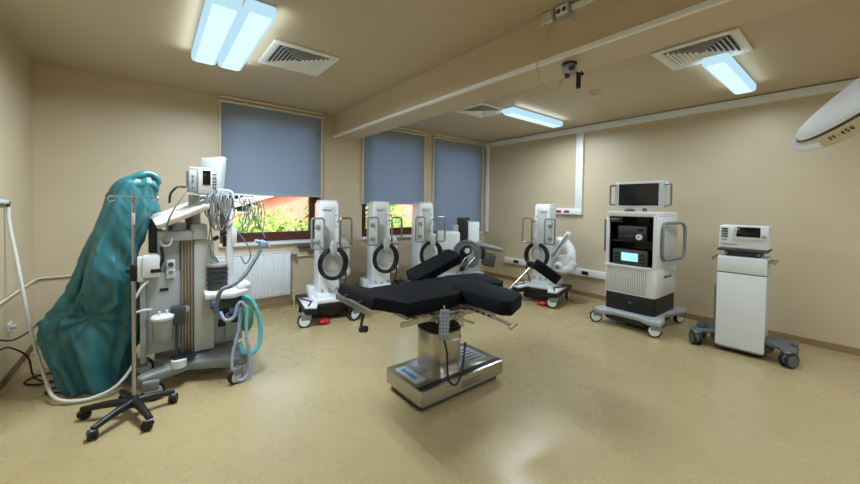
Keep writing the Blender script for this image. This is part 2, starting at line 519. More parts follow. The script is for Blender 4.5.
# ------------------------------------------------------------------ trunking on right wall
t = thing('cable_trunking', 'white cable trunking running along the ceiling with drop to red sockets', 'trunking', (XR, 3.2, 2.9))
lo = t.location
tr_ = MB(lo)
tr_.bx(XR - .05, XR - .001, -1.5, YB - .001, 2.89, 2.985, .004)
tr_.build('ceiling_run', M['white_trim'], t)
MB(lo).bx(XR - .05, XR - .001, YB - .11, YB - .03, .98, 2.89, .004).build('corner_run', M['white_trim'], t)
MB(lo).bx(XR - .05, XR - .001, 3.16, 3.29, 1.53, 2.89, .004).build('drop_run', M['white_trim'], t)
MB(lo).bx(XR - .055, XR - .001, 3.16, 4.05, 1.43, 1.54, .008).build('socket_run', M['white_trim'], t)
for yy in (3.44, 3.60, 3.82):
    MB(lo).bx(XR - .062, XR - .05, yy - .05, yy + .05, 1.462, 1.502, .003).build('red_socket', M['dark_red'], t)
t = thing('low_trunking', 'white low trunking with dark sockets behind the robot cart and tower', 'trunking', (XR, 3.5, .4))
lo = t.location
MB(lo).bx(XR - .05, XR - .001, 2.0, 4.86, .355, .475, .008).build('run', M['white_trim'], t)
for yy in (4.55, 3.07, 2.3):
    MB(lo).bx(XR - .06, XR - .048, yy - .06, yy + .06, .385, .445, .004).build('socket', M['black'], t)

# ------------------------------------------------------------------ ceiling lights
def ceiling_light(cx, cy, L, W, along, label, group=None, power=60, hd=.095, spread=172):
    t = thing('ceiling_light', label, 'ceiling light', (cx, cy, H - .002), 0 if along == 'Y' else PI / 2, group)
    zt = -.0; zb = -hd
    MB().bx(-W / 2 + .012, W / 2 - .012, -L / 2 + .012, L / 2 - .012, -.022, zt, .004).build('housing', M['white_trim'], t)
    # prismatic cover: rounded rim (side) and flat lens
    rings = []
    for (ins, z) in ((.0, -.02), (.0, zb + .022), (.007, zb + .006), (.018, zb)):
        rings.append([(x, y, z) for x, y in rrect(0, 0, W - 2 * ins, L - 2 * ins, .03)])
    MB().loft(rings).build('cover', M['diffuser_side'], t)
    MB().prism(rrect(0, 0, W - .055, L - .055, .02), zb - .003, zb + .002).build('lens', M['diffuser'], t)
    ld = bpy.data.lights.new('tube_lamp', 'AREA'); ld.shape = 'RECTANGLE'; ld.size = W - .06; ld.size_y = L - .06
    ld.energy = power; ld.color = (.78, .91, 1.0); ld.spread = R(spread)
    lo = bpy.data.objects.new('tube_lamp', ld); COL.objects.link(lo); lo.parent = t; lo.location = (0, 0, zb - .012)
    for s_ in (-1, 1):                                # light leaving the long sides of the cover
        sd_ = bpy.data.lights.new('side_glow', 'AREA'); sd_.shape = 'RECTANGLE'; sd_.size = .03; sd_.size_y = L - .06
        sd_.energy = power * .014; sd_.color = (.78, .93, 1.0); sd_.spread = R(116)
        so_ = bpy.data.objects.new('side_glow', sd_); COL.objects.link(so_); so_.parent = t
        so_.location = (s_ * (W / 2 + .012), 0, -.085); so_.rotation_euler = (0, R(180 + 40 * s_), 0)
    return t
PW = 46
ceiling_light(.405, 3.43, 1.30, .205, 'Y', 'lit ceiling light of the pair, the one further from the square vent', power=PW)
ceiling_light(.625, 3.41, 1.36, .205, 'Y', 'lit ceiling light of the pair, the one next to the square vent', power=PW)
ceiling_light(4.70, 3.30, 1.32, .20, 'X', 'lit ceiling light beside the far vent, partly above the robot carts', power=PW * .9)
ceiling_light(4.72, .93, 1.30, .195, 'X', 'lit ceiling light hung beside the nearest right hand vent', power=PW * .42)
for (cx, cy) in ((1.3, -1.3), (4.3, -1.6)):  # unseen fixtures added as ambient fill to even out the room light
    ceiling_light(cx, cy, 1.30, .30, 'Y' if cx < 2 else 'X', 'added fill light on the ceiling behind the viewer', group='added fill lights at the viewer end of the room', power=PW * (1.25 if cx < 2 else .75), spread=165)

# ------------------------------------------------------------------ air vents
def ceiling_vent(x0, x1, y0, y1, label):
    cx, cy = (x0 + x1) / 2, (y0 + y1) / 2
    t = thing('ceiling_vent', label, 'air vent', (cx, cy, H - .002))
    w, h = x1 - x0, y1 - y0
    fr = MB(); f = .055
    fr.bx(-w / 2, w / 2, -h / 2, -h / 2 + f, -.018, 0, .003); fr.bx(-w / 2, w / 2, h / 2 - f, h / 2, -.018, 0, .003)
    fr.bx(-w / 2, -w / 2 + f, -h / 2 + f, h / 2 - f, -.018, 0, .003); fr.bx(w / 2 - f, w / 2, -h / 2 + f, h / 2 - f, -.018, 0, .003)
    fr.build('frame', M['white_trim'], t)
    MB().bx(-w / 2 + f, w / 2 - f, -h / 2 + f, h / 2 - f, -.003, 0).build('backing', M['dgrey'], t, smooth=False)
    # four-way louvres: nested square blades, each blade angled
    for k in range(7):
        s = .97 - k / 7.4
        a, bq = (w / 2 - f) * s, (h / 2 - f) * s
        bl = MB()
        d = .023; z = -.013
        for (cx_, cy_, sx, sy, rot) in ((0, -bq, 2 * a, d, (R(40), 0, 0)), (0, bq, 2 * a, d, (R(-40), 0, 0)), (-a, 0, d, 2 * bq, (0, R(-40), 0)), (a, 0, d, 2 * bq, (0, R(40), 0))):
            bl.box((cx_, cy_, z), (sx, sy, .002) if sx > sy else (sx, sy, .002), rot=rot)
        bl.build('louvre', M['white_trim'], t, smooth=False)
    return t
ceiling_vent(.85, 1.46, 3.28, 3.90, 'square louvred ceiling vent beside the pair of lights')
ceiling_vent(3.62, 4.22, .68, 1.30, 'square louvred ceiling vent past the beam, beside the nearer single light')
ceiling_vent(3.58, 4.18, 3.37, 3.95, 'square louvred ceiling vent half hidden by beam, before the far light')

# smoke detectors
for (x, y, lab) in ((4.34, 2.175, 'round cream smoke detector on ceiling between the two single lights'), (.60, 2.58, 'round cream smoke detector on ceiling at near end of paired lights')):
    t = thing('smoke_detector', lab, 'smoke detector', (x, y, H - .001))
    MB().lathe([(.066, 0), (.066, -.012), (.06, -.018)], n=24).build('base', M['cream_trim'], t)
    MB().lathe([(.052, -.018), (.052, -.036), (.042, -.05), (.012, -.055)], n=24).build('sensor_head', M['offwhite'], t)

# ------------------------------------------------------------------ boxes, cable and camera on the beam
t = thing('junction_box', 'cream junction box on beam face with cable hanging from it', 'junction box', (2.335, 1.525, 2.955))
MB().bx(-.05, -.001, -.05, .05, -.042, .042, .006).build('box', M['cream_trim'], t)
MB().bx(-.056, -.05, -.043, .043, -.035, .035, .004).build('lid', M['offwhite'], t)
MB().cyl((-.03, 0, -.041), (-.03, 0, -.062), .009).build('cable_gland', M['cream_trim'], t)
t = thing('socket_box', 'grey double socket box on beam face next to junction box', 'socket', (2.335, 1.40, 2.955))
MB().bx(-.05, -.001, -.052, .052, -.042, .042, .006).build('box', M['lightgrey'], t)
MB().bx(-.056, -.05, -.044, .044, -.034, .034, .004).build('face_plate', M['white'], t)
MB().cyl((-.059, -.022, 0), (-.054, -.022, 0), .017).cyl((-.059, .022, 0), (-.054, .022, 0), .017).build('outlet', M['dgrey'], t)
tag(MB().bx(2.31, 2.334, -1.5, 1.345, 2.945, 2.98, .003).build('cable_conduit', M['white_trim']), 'thin white conduit along beam top leaving the socket box', 'conduit')
tag(MB().tube([(2.305, 1.525, 2.893), (2.30, 1.545, 2.80), (2.295, 1.60, 2.70), (2.30, 1.60, 2.60), (2.33, 1.565, 2.48), (2.38, 1.52, 2.44), (2.43, 1.50, 2.47), (2.475, 1.475, 2.56)], .0045, n=6).build('hanging_cable', M['cable_cream']), 'thin cream cable drooping from beam box to ceiling camera', 'cable')
t = thing('ceiling_camera', 'small camera with black bracket mounted under the ceiling beam', 'camera', (2.50, 1.455, 2.655))
MB().lathe([(.055, -.001), (.055, -.012)], n=24).build('mount_plate', M['dgrey'], t)
MB().box((0, 0, -.05), (.085, .085, .08), .016).build('body', M['lightgrey'], t)
MB().cyl((-.03, -.03, -.05), (-.055, -.055, -.06), .02).cyl((-.02, .01, -.07), (-.025, .0, -.11), .018).build('lens', M['dgrey'], t)
MB().tube([(.03, -.02, -.06), (.055, -.055, -.085), (.075, -.07, -.08)], .011, smooth=3).tube([(.06, -.04, -.10), (.03, -.06, -.095), (.08, -.055, -.06)], .008, smooth=3).build('bracket_arm', M['black'], t)
MB().cyl((.045, -.05, -.08), (.045, -.05, -.19), .017).build('microphone', M['black'], t)

# ------------------------------------------------------------------ casters helper
def caster(parent, x, y, r=.06, w=.035, ang=0.0, wheel_mat=None, twin=False, top=None, side=None, lab='caster'):
    """A swivel caster resting on z=0 below (x, y)."""
    ca, sa = math.cos(ang), math.sin(ang)
    ax = Vector((-sa, ca, 0))                       # wheel axle direction
    fw = Vector((ca, sa, 0))
    c = Vector((x, y, r)) - fw * r * .45
    body = MB()
    offs = (-w * .62, w * .62) if twin else (0,)
    for of in offs:
        p = c + ax * of
        h = w * .5 if twin else w
        body.cyl(p - ax * h / 2, p + ax * h / 2, r, n=24)
    root = body.build(lab, M['rubber'], parent)
    hub = MB()
    e = ax * (w * .88 if twin else w / 2)
    hub.cyl(c - e - ax * .004, c + e + ax * .004, r * .78, n=24)
    hub.build('hub', wheel_mat or M['lightgrey'], root)
    tp = top if top else 2 * r + .03
    fk = MB()
    fk.cyl((x, y, 2 * r * .9), (x, y, tp), .014)
    fk.box(c + Vector((0, 0, r * .62)) + fw * r * .25, (r * 1.5, w * (2.1 if twin else 1.35), r * 1.1), .01, rot=(0, 0, ang)) if side else fk.box(c + Vector((0, 0, r * .95)) + fw * r * .25, (r * 1.4, w * (1.2 if twin else 1.3), r * .35), .008, rot=(0, 0, ang))
    fk.build('fork', M['grey'], root)
    return root

# ------------------------------------------------------------------ surgical robot arm carts
def robot_cart(label, loc, rz, mir=1):
    t = thing('robot_arm_cart', label, 'robot cart', loc, rz, 'white robot arm carts')
    X = lambda v: v * mir
    # low dark U-shaped base
    b = MB()
    b.prism([(-.37, -.46), (-.23, -.51), (-.16, -.30), (.16, -.30), (.23, -.51), (.37, -.46), (.36, .36), (-.36, .36)], .165, .235, .012)
    b.box((0, -.02, .115), (.5, .52, .12), .02)
    b.build('base', M['black'], t)
    for s in (-1, 1):
        n_ = MB()
        n_.prism([(s * .365, -.45), (s * .23, -.50), (s * .17, -.29), (s * .24, .02), (s * .36, .02)], .234, .265, .008)
        nose = n_.build('nose_cover', M['white'], t)
        MB().tube([(s * .35, -.04, .266), (s * .245, -.24, .266), (s * .32, -.44, .266)], .014, smooth=0, n=6).build('dark_stripe', M['black'], nose)
        caster(t, s * .325, -.43, r=.085, w=.045, ang=R(8 * s), wheel_mat=M['white'], top=.17, side=True)
        caster(t, s * .31, .30, r=.06, w=.035, ang=R(90), wheel_mat=M['white'], top=.17)
    ft = MB(); ft.ell((X(-.12), -.40, .035), (.085, .06, .034), 16, 8)
    ft.build('red_pedal', M['red'], t)['label'] = 'red foot pedal'
    # pedestal and column
    p = MB(); p.box((0, .0, .262), (.46, .62, .06), .02); p.box((X(-.19), .1, .33), (.1, .24, .14), .025)
    p.box((0, -.02, .31), (.36, .44, .09), .03, taper=(.86, .86))
    p.build('pedestal', M['white'], t)
    c = MB()
    c.box((0, 0, .935), (.29, .36, 1.29), .028, taper=(.90, .90), seg=3)
    col = c.build('column', M['white'], t)
    MB().box((0, -.168, 1.12), (.155, .02, .80), .008, rot=(R(-.9), 0, 0)).build('front_panel', M['offwhite'], col)
    MB().box((0, .0, 1.588), (.235, .285, .035), .015).build('cap', M['white'], col)
    text('Medtronic', .03, 'logo', M['ink'], col, Matrix.Translation((X(-.04), -.178, 1.475)) @ FRONT)
    bt = MB()
    bt.cyl((X(.09), -.155, 1.40), (X(.09), -.166, 1.40), .009)
    bt.cyl((X(.09), -.158, 1.25), (X(.09), -.170, 1.25), .007)
    bt.build('button', M['dgrey'], col)
    k = MB()
    for xx, zz in ((-.1, .40), (0, .38), (.1, .40)):
        k.cyl((xx, -.17, zz), (xx, -.215, zz - .01), .016)
    k.build('pedestal_knob', M['lightgrey'], t)
    # U handles on both sides
    for s in (-1, 1):
        xc = s * .185
        loop = [(x, -.32 , z) for x, z in rrect(xc, 1.17, .155, .40, .03, 5)]
        h = MB().tube(loop, .0135, n=8, smooth=0, closed=True)
        for zz in (1.02, 1.32):
            h.tube([(s * .115, -.32, zz), (s * .11, -.15, zz)], .011, smooth=0)
        h.build('handle', M['steel_dull'] if s * mir > 0 else M['grey'], t)
    pn = MB()
    pn.box((X(-.165), -.30, 1.17), (.105, .06, .36), .014)
    pl = pn.build('control_panel', M['offwhite'], t)
    for zz in (1.06, 1.26):
        q = MB()
        q.box((X(-.19), -.335, zz), (.05, .03, .055), .008)
        q.cyl((X(-.20), -.335, zz), (X(-.235), -.335, zz), .012)
        q.build('clip', M['grey'], pl)
    # hook disc with coil of black cable
    d = MB(); d.cyl((X(.02), -.15, .78), (X(.02), -.225, .78), .15, .13, n=32)
    d.build('cable_drum', M['offwhite'], t)
    hk = MB(); hk.ell((X(.0), -.405, .985), (.05, .02, .105), 18, 10); hk.cyl((X(0), -.40, .96), (X(0), -.15, .96), .022)
    hk.build('hook_plate', M['lightgrey'], t)
    rnd = random.Random(3)
    cb = MB()
    for i in range(9):
        ox, oz = rnd.uniform(-.012, .012), rnd.uniform(-.012, .012)
        ra, rb = .150 + i * .0055, .195 + rnd.uniform(-.008, .012)
        y = -.295 - .017 * (i % 3) - rnd.uniform(0, .008)
        cb.tube([(X(.02) + ox + ra * math.cos(2 * PI * k / 14), y + .012 * math.sin(k + i), .765 + oz + rb * math.sin(2 * PI * k / 14)) for k in range(14)], .0125, n=8, smooth=3, closed=True)
    cb.tube([(X(.18), -.31, .70), (X(.20), -.28, .55), (X(.17), -.24, .38), (X(.15), -.2, .29)], .010, n=6)
    cb.build('cable_coil', M['cable_black'], t)
    # folded arm behind the column
    if mir > 0:
        path_u = [(.30, .20, .98), (.33, .22, .80), (.30, .16, .60)]; elbow = (.30, .14, .56)
        path_f = [(.30, .12, .56), (.25, .0, .54), (.20, -.06, .57)]; wrist = (.22, -.05, .57)
        unit = ((.17, .10, .90), (.07, .085, .40), 4)
    else:
        path_u = [(.26, .20, .98), (.38, .17, .84), (.43, .08, .66)]; elbow = (.44, .03, .62)
        path_f = [(.45, .0, .58), (.34, -.08, .55), (.20, -.12, .60)]; wrist = (.27, -.10, .60)
        unit = ((.27, -.06, .92), (.075, .085, .56), 31)
    a = MB()
    a.cyl((.08, .17, .98), (path_u[0][0] + .02, .20, .98), .08, n=24)
    a.build('arm_shoulder', M['white'], t)
    a = MB()
    a.tube(path_u, lambda u: .075 - .010 * u, n=20, smooth=6)
    a.ell(elbow, (.085, .09, .085), 18, 12)
    a.build('arm_upper_link', M['white'], t)
    if mir < 0:
        MB().box((.33, .05, .66), (.24, .18, .24), .05, seg=3, rot=(0, R(-12), 0)).build('arm_housing', M['white'], t)
    a = MB()
    a.tube(path_f, .06, n=18, smooth=6)
    a.ell(wrist, (.075, .075, .08), 18, 12)
    fo = a.build('arm_forelink', M['white'], t)
    MB().cyl((wrist[0], wrist[1] - .06, wrist[2]), (wrist[0], wrist[1] - .095, wrist[2]), .035, n=20).build('joint_cap', M['grey'], fo)
    a = MB()
    a.box(unit[0], unit[1], .02, rot=(0, R(unit[2]), 0))
    iu = a.build('instrument_unit', M['white'], t)
    rot_ = Matrix.Rotation(R(unit[2]), 3, 'Y')
    MB().box(Vector(unit[0]) + rot_ @ Vector((0, -.05, .02)), (.028, .022, unit[1][2] * .8), .006, rot=(0, R(unit[2]), 0)).build('instrument_rail', M['grey'], iu)
    return t
r1 = robot_cart('white robot arm cart with coiled black cable, beside the radiator', (1.93, 4.75, 0), R(-9))
r2 = copy_tree(r1); r2.location = (2.78, 4.77, 0); r2.rotation_euler.z = R(-13)
r2['label'] = 'white robot arm cart before the second window, just beyond the table head end'
r3 = copy_tree(r1); r3.location = (3.63, 4.76, 0); r3.rotation_euler.z = R(-12)
r3['label'] = 'white robot arm cart behind the raised black pad, next to corner console'
r4 = robot_cart('white robot arm cart standing alone against the right wall, under red sockets', (5.20, 3.40, 0), R(-76), mir=-1)

# ------------------------------------------------------------------ equipment cart in the corner
t = thing('equipment_cart', 'white equipment cart with grey cable coil in the far corner', 'equipment cart', (4.62, 4.86, 0), R(-37))
b = MB(); b.box((0, .05, .20), (.92, .5, .22), .03); b.build('base', M['white'], t)
for sx in (-.38, .38):
    for sy in (-.13, .24):
        caster(t, sx, sy, r=.045, w=.03, ang=R(90), wheel_mat=M['white'], top=.11)
MB().box((-.24, .02, .69), (.44, .4, .78), .05, seg=4).build('body', M['white'], t)
MB().box((.26, .10, .78), (.22, .2, .95), .02).build('side_panel', M['white'], t)
MB().box((.04, .06, .82), (.19, .16, 1.02), .015).build('post', M['black'], t)
MB().box((.13, .04, 1.31), (.1, .08, .05), .015).build('post_cap', M['black'], t)
MB().box((-.10, -.06, 1.12), (.11, .1, .16), .02).build('top_unit', M['lightgrey'], t)
MB().bx(-.36, -.18, -.184, -.179, .72, .74).build('logo_strip', M['ink'], t)
cc = MB(); rnd = random.Random(9)
for i in range(9):
    ra = .15 + .012 * i; ox, oz = rnd.uniform(-.02, .02), rnd.uniform(-.02, .02)
    cc.tube([(.10 + ox + ra * math.cos(2 * PI * k / 12), -.24 - .012 * (i % 4) + rnd.uniform(-.01, .01), .68 + oz + ra * math.sin(2 * PI * k / 12)) for k in range(12)], .011, n=6, smooth=3, closed=True)
cc.build('cable_coil', M['cable_grey'], t)
MB().cyl((.10, -.05, .74), (.10, -.30, .74), .085, n=24).build('coil_hub', M['black'], t)
MB().cyl((.10, -.302, .74), (.10, -.312, .74), .05, n=20).build('hub_cap', M['offwhite'], t)
MB().tube([(-.10, -.30, .32), (.0, -.31, .50), (.08, -.31, .62), (.16, -.31, .58)], .016, smooth=4).tube([(.02, -.30, .30), (.12, -.31, .48), (.24, -.31, .62)], .016, smooth=4).tube([(.1, -.3, .42), (.25, -.3, .45), (.33, -.28, .56)], .014, smooth=4).build('tube_rail', M['chrome'], t)
MB().tube([(.30, -.06, .84), (.50, -.1, .80), (.78, -.14, .74)], lambda u: .055 - .012 * u, n=16, smooth=6).build('side_arm', M['grey'], t)
MB().box((.53, -.12, .55), (.22, .2, .24), .03, rot=(0, R(12), 0)).build('arm_head', M['dgrey'], t)
MB().box((.41, -.1, .66), (.1, .14, .2), .02).build('arm_bracket', M['black'], t)

# ------------------------------------------------------------------ operating table
t = thing('operating_table', 'black padded operating table on steel base in the room centre', 'operating table', (1.98, 2.22, 0))
lo = t.location
b = MB(lo)
b.prism(rrect(2.01, 2.26, .93, .51, .03), .065, .180, .012)
base = b.build('base', M['steel'], t)
MB(lo).prism(rrect(2.01, 2.27, .86, .45, .03), .012, .068, .004).build('base_skirt', M['dgrey'], base)
MB(lo).bx(1.555, 2.465, 2.03, 2.085, .1802, .182).build('dark_band', M['black'], base, smooth=False)
MB(lo).bx(1.59, 1.70, 2.14, 2.44, .1802, .1818).build('label_plate', M['lightgrey'], base, smooth=False)
MB(lo).bx(2.20, 2.40, 2.15, 2.45, .1802, .1818).build('label_plate', M['lightgrey'], base, smooth=False)
lm = MB(lo)
for k in range(5): lm.bx(2.22, 2.38, 2.18 + .05 * k, 2.20 + .05 * k, .1816, .183)
lm.build('printed_lines', M['dgrey'], base, smooth=False)
MB(lo).bx(1.625, 1.655, 2.20, 2.40, .1816, .183).build('printed_text', M['blue_label'], base, smooth=False)
vm = MB(lo)
for k in range(4): vm.bx(1.574, 1.585, 2.07 + .1 * k, 2.13 + .1 * k, .028, .058, .002)
vm.build('side_socket', M['black'], base)
MB(lo).bx(1.95, 2.17, 2.0, 2.01, .088, .150, .003).build('side_hatch', M['steel_dull'], base)
for sx in (1.63, 2.39):
    for sy in (2.09, 2.44):
        MB(lo).cyl((sx, sy, .0), (sx, sy, .02), .03).build('foot', M['rubber'], base)
colp = rrect(1.955, 2.30, .335, .33, .12, 6)
cmn = MB(lo); cmn.prism(colp, .175, .505, .006)
column = cmn.build('column', M['steel'], t)
bl = MB(lo)
for k in range(3):
    s = 1.02 - .10 * k
    bl.prism(rrect(1.955, 2.30, .335 * s, .33 * s, .118 * s, 6), .50 + .022 * k, .524 + .022 * k, .008)
bl.box((1.955, 2.30, .62), (.15, .17, .16), .03)
bl.build('bellows', M['black'], t)
MB(lo).bx(1.96, 2.04, 2.131, 2.136, .425, .445).build('label_plate', M['white'], column, smooth=False)
MB(lo).cyl((2.065, 2.19, .44), (2.065, 2.155, .44), .016).build('socket', M['dark_red'], column)
fr = MB(lo)
fr.box((1.99, 2.27, .69), (.55, .34, .10), .012)
fr.bx(1.42, 2.30, 2.03, 2.51, .735, .765, .006)
fr.build('frame', M['steel_dull'], t)
for y in (1.958, 2.582):
    rl = MB(lo)
    rl.bx(1.32, 1.90, y - .006, y + .006, .722, .758, .003)
    for x in (1.46, 1.62, 1.80): rl.bx(x - .015, x + .015, min(y, 2.06), max(y, 2.05) if y < 2.2 else y, .742, .760, .003) if y < 2.2 else rl.bx(x - .015, x + .015, 2.49, y, .742, .760, .003)
    rl.build('side_rail', M['steel'], t)
# padded sections
MB(lo).prism([(1.415, 1.99), (1.86, 1.99), (2.06, 2.08), (2.34, 2.34), (2.26, 2.56), (1.415, 2.56)], .765, .872, .014).build('torso_pad', M['cloth_black'], t)
hd = MB(lo)
hd.box((1.275, 2.265, .868), (.315, .55, .085), .018, rot=(0, R(17), 0))
hd.build('head_pad', M['cloth_black'], t)
MB(lo).prism([(1.96, 2.17), (1.94, 1.62), (2.00, 1.56), (2.25, 1.66), (2.29, 1.74), (2.34, 2.32)], .775, .885, .016).build('near_leg_pad', M['cloth_black'], t)
MB(lo).prism([(2.27, 2.34), (2.25, 2.60), (2.64, 2.52), (2.70, 2.40), (2.56, 2.10), (2.44, 2.05)], .765, .868, .016).build('far_leg_pad', M['cloth_black'], t)
# head end frame: bar across the end with clamps and straps
hb = MB(lo)
hb.box((1.095, 2.225, .862), (.014, .54, .045), .004)
hb.bx(1.10, 1.42, 2.0, 2.012, .84, .865, .003); hb.bx(1.10, 1.42, 2.50, 2.512, .84, .865, .003)
hb.build('head_rail', M['steel'], t)
cl = MB(lo)
for y in (2.14, 2.36): cl.box((1.118, y, .882), (.04, .03, .035), .008); cl.cyl((1.12, y, .89), (1.14, y + .015, .925), .008)
cl.build('rail_clamp', M['black'], t)
tb = MB(lo); tb.tube([(1.13, 2.47, .85), (1.14, 2.44, .74), (1.17, 2.38, .69), (1.20, 2.32, .74), (1.20, 2.28, .84)], .007, n=6)
tb.build('loose_cable', M['cable_black'], t)
# leg section hinges, levers
lv = MB(lo)
lv.bx(1.62, 1.90, 1.93, 1.945, .70, .735, .003)
lv.tube([(1.955, 2.02, .768), (1.93, 1.75, .766), (1.90, 1.47, .752)], .011, smooth=0)
lv.cyl((1.85, 1.455, .752), (1.955, 1.485, .752), .011)
lv.box((1.935, 1.86, .765), (.022, .42, .034), .004, rot=(0, 0, R(-3)))
lv.cyl((1.83, 1.99, .70), (1.83, 1.90, .70), .022); lv.cyl((1.83, 1.91, .70), (1.93, 1.86, .66), .009); lv.cyl((1.86, 1.95, .74), (1.87, 1.92, .63), .010)
lv.box((1.98, 2.08, .715), (.46, .22, .05), .008)
lv.build('leg_section_lever', M['steel'], t)
sl = MB(lo)
for k in range(4):
    sl.box((1.925 - .003 * k, 1.88 - .062 * k, .766), (.016, .036, .018), .004, rot=(0, 0, R(-3)))
sl.build('lever_slot', M['black'], t)
# raised cushion on the far side
mx = Matrix.Translation((2.25, 2.74, .935)) @ Matrix.Rotation(R(-10), 4, 'Z') @ Matrix.Rotation(R(-22), 4, 'Y') @ Matrix.Rotation(R(10), 4, 'X')
MB(lo).prism(rrect(0, 0, .56, .24, .04), -.045, .045, .016, tf=mx, seg=3).build('raised_arm_pad', M['cloth_black'], t)
MB(lo).box((2.14, 2.66, .83), (.22, .10, .03), .006).cyl((2.20, 2.66, .83), (2.27, 2.72, .92), .014).build('arm_pad_bracket', M['steel_dull'], t)
# leg support with black cushion on a rod
MB(lo).tube([(2.58, 2.24, .72), (2.66, 2.14, .74), (2.79, 1.95, 1.01)], .012, smooth=0).bx(2.52, 2.62, 2.2, 2.28, .70, .75, .006).build('support_rod', M['steel'], t)
MB(lo).box((2.785, 1.955, 1.02), (.09, .09, .06), .02, rot=(0, R(20), R(-50))).build('support_clamp', M['black'], t)
mx = Matrix.Translation((2.865, 1.845, .965)) @ Matrix.Rotation(R(-50), 4, 'Z') @ Matrix.Rotation(R(35), 4, 'Y')
MB(lo).prism(rrect(0, 0, .27, .135, .06, 6), -.05, .04, .03, tf=mx, seg=3).build('support_cushion', M['cloth_black'], t)
# strap with buckle hanging under the head end
tag(MB().tube([(1.095, 2.06, .838), (1.09, 2.06, .82), (1.085, 2.065, .785), (1.08, 2.07, .745)], .009, n=6).box((1.092, 2.055, .735), (.06, .035, .04), .01, rot=(0, R(10), 0)).build('hanging_plug', M['black']), 'black plug dangling on short lead under the table head end', 'plug')
# hand control
t2 = thing('hand_control', 'grey hand control with buttons hung on the near side of operating table', 'remote control', (1.66, 1.900, .715), R(-30))
MB().box((0, -.008, -.02), (.075, .03, .22), .012, rot=(0, R(3), 0), seg=3).build('body', M['grey'], t2)
bt = MB()
for r_ in range(6):
    for c_ in range(3):
        bt.box((-.022 + .022 * c_, -.0245, .05 - .026 * r_), (.014, .005, .014), .002)
bt.build('button_pad', M['blue_hose'], t2)
MB().tube([(0, 0, .09), (0, .012, .115), (0, .024, .10)], .006, smooth=3).build('hook', M['steel'], t2)
MB().tube([(0, -.005, -.13), (.02, -.02, -.22), (.025, -.03, -.36), (.05, -.02, -.44), (.10, .0, -.465), (.15, .05, -.40), (.18, .10, -.28), (.20, .15, -.22)], .008, n=8, ridged=.18).build('coiled_cord', M['cable_black'], t2)

# ------------------------------------------------------------------ imaging tower
t = thing('video_tower', 'tall white equipment tower with perforated door on four casters', 'equipment tower', (5.24, 1.93, 0), R(-90.5))
# local: front -Y faces the room, local x runs toward the viewer side
W = .63; D = .74
b = MB()
b.prism([(-.38, -.51), (-.27, -.54), (-.14, -.46), (.16, -.46), (.29, -.54), (.43, -.51), (.41, -.32), (.32, -.05), (.40, .36), (.42, .49), (.28, .50), (.22, .36), (-.22, .36), (-.26, .50), (-.38, .50), (-.38, .38), (-.31, -.05), (-.37, -.32)], .135, .205, .026, seg=3)
b.build('base_frame', M['lightgrey'], t)
MB().prism(rrect(0, -.05, .60, .80, .12), .07, .17, .03).build('base_skirt', M['black'], t)
for s in (-1, 1):
    caster(t, s * .355 + .025, -.46, r=.078, w=.045, ang=R(25), wheel_mat=M['white'], top=.16, side=True)
    caster(t, s * .34 + .01, .44, r=.075, w=.045, ang=R(70), wheel_mat=M['white'], top=.16, side=True)
MB().prism(rrect(0, 0, W - .02, D - .02, .05), .17, .43, .01).build('plinth', M['black'], t)
MB().cyl((.02, -D / 2 + .01, .33), (.02, -D / 2 - .002, .33), .012).build('plinth_lock', M['steel_dull'], t)
sh = MB()
sh.prism(rrect(0, 0, W, D, .05), .43, .80, .012)
sh.bx(-W / 2, -W / 2 + .05, -D / 2 + .02, D / 2, .79, 1.47, .012)
sh.bx(W / 2 - .05, W / 2, -D / 2, D / 2, .79, 1.47, .018)
sh.bx(-W / 2 + .03, W / 2 - .03, D / 2 - .06, D / 2, .79, 1.47, .01)
sh.prism(rrect(0, 0, W, D, .05), 1.45, 1.515, .02)
sh.build('cabinet', M['white'], t)
MB().bx(-W / 2 + .03, W / 2 - .10, -D / 2 - .012, -D / 2 + .0, .455, .765, .006).build('perforated_door', M['perf'], t)
MB().bx(-W / 2 + .01, W / 2 - .05, -D / 2 - .03, -D / 2 + .05, .785, .815, .008).build('shelf_lip', M['white'], t)
MB().bx(-W / 2 + .05, W / 2 - .05, -.02, .02, .80, 1.455).bx(-W / 2 + .048, -W / 2 + .056, -D / 2 + .03, 0, .80, 1.455).bx(W / 2 - .056, W / 2 - .048, -D / 2 + .03, 0, .80, 1.455).bx(-W / 2 + .05, W / 2 - .05, -D / 2 + .06, 0, .80, .812).bx(-W / 2 + .05, W / 2 - .05, -D / 2 + .03, 0, 1.44, 1.454).build('rack_lining', M['black'], t, smooth=False)
sv = MB(); sv.bx(-W / 2 + .05, W / 2 - .05, -D / 2 + .08, 0, 1.115, 1.13); sv.build('rack_shelf', M['dgrey'], t)
MB().bx(-.02, .12, -.08, -.04, 1.36, 1.45, .004).build('cable_panel', M['brown_skirt'], t)
MB().bx(-.04, .24, -.1, -.05, 1.02, 1.10, .004).build('cable_panel', M['brown_skirt'], t)
text('HUGO', .035, 'logo', M['offwhite'], t, Matrix.Translation((-.20, -D / 2 + .012, 1.41)) @ FRONT)
MB().bx(-W / 2 + .052, -.1, -D / 2 + .012, -D / 2 + .02, 1.37, 1.452).build('logo_panel', M['black'], t)
text('Medtronic', .062, 'side_logo', M['ink'], t, Matrix.Translation((W / 2 + .001, .02, .68)) @ Matrix.Rotation(PI / 2, 4, 'Z') @ FRONT)
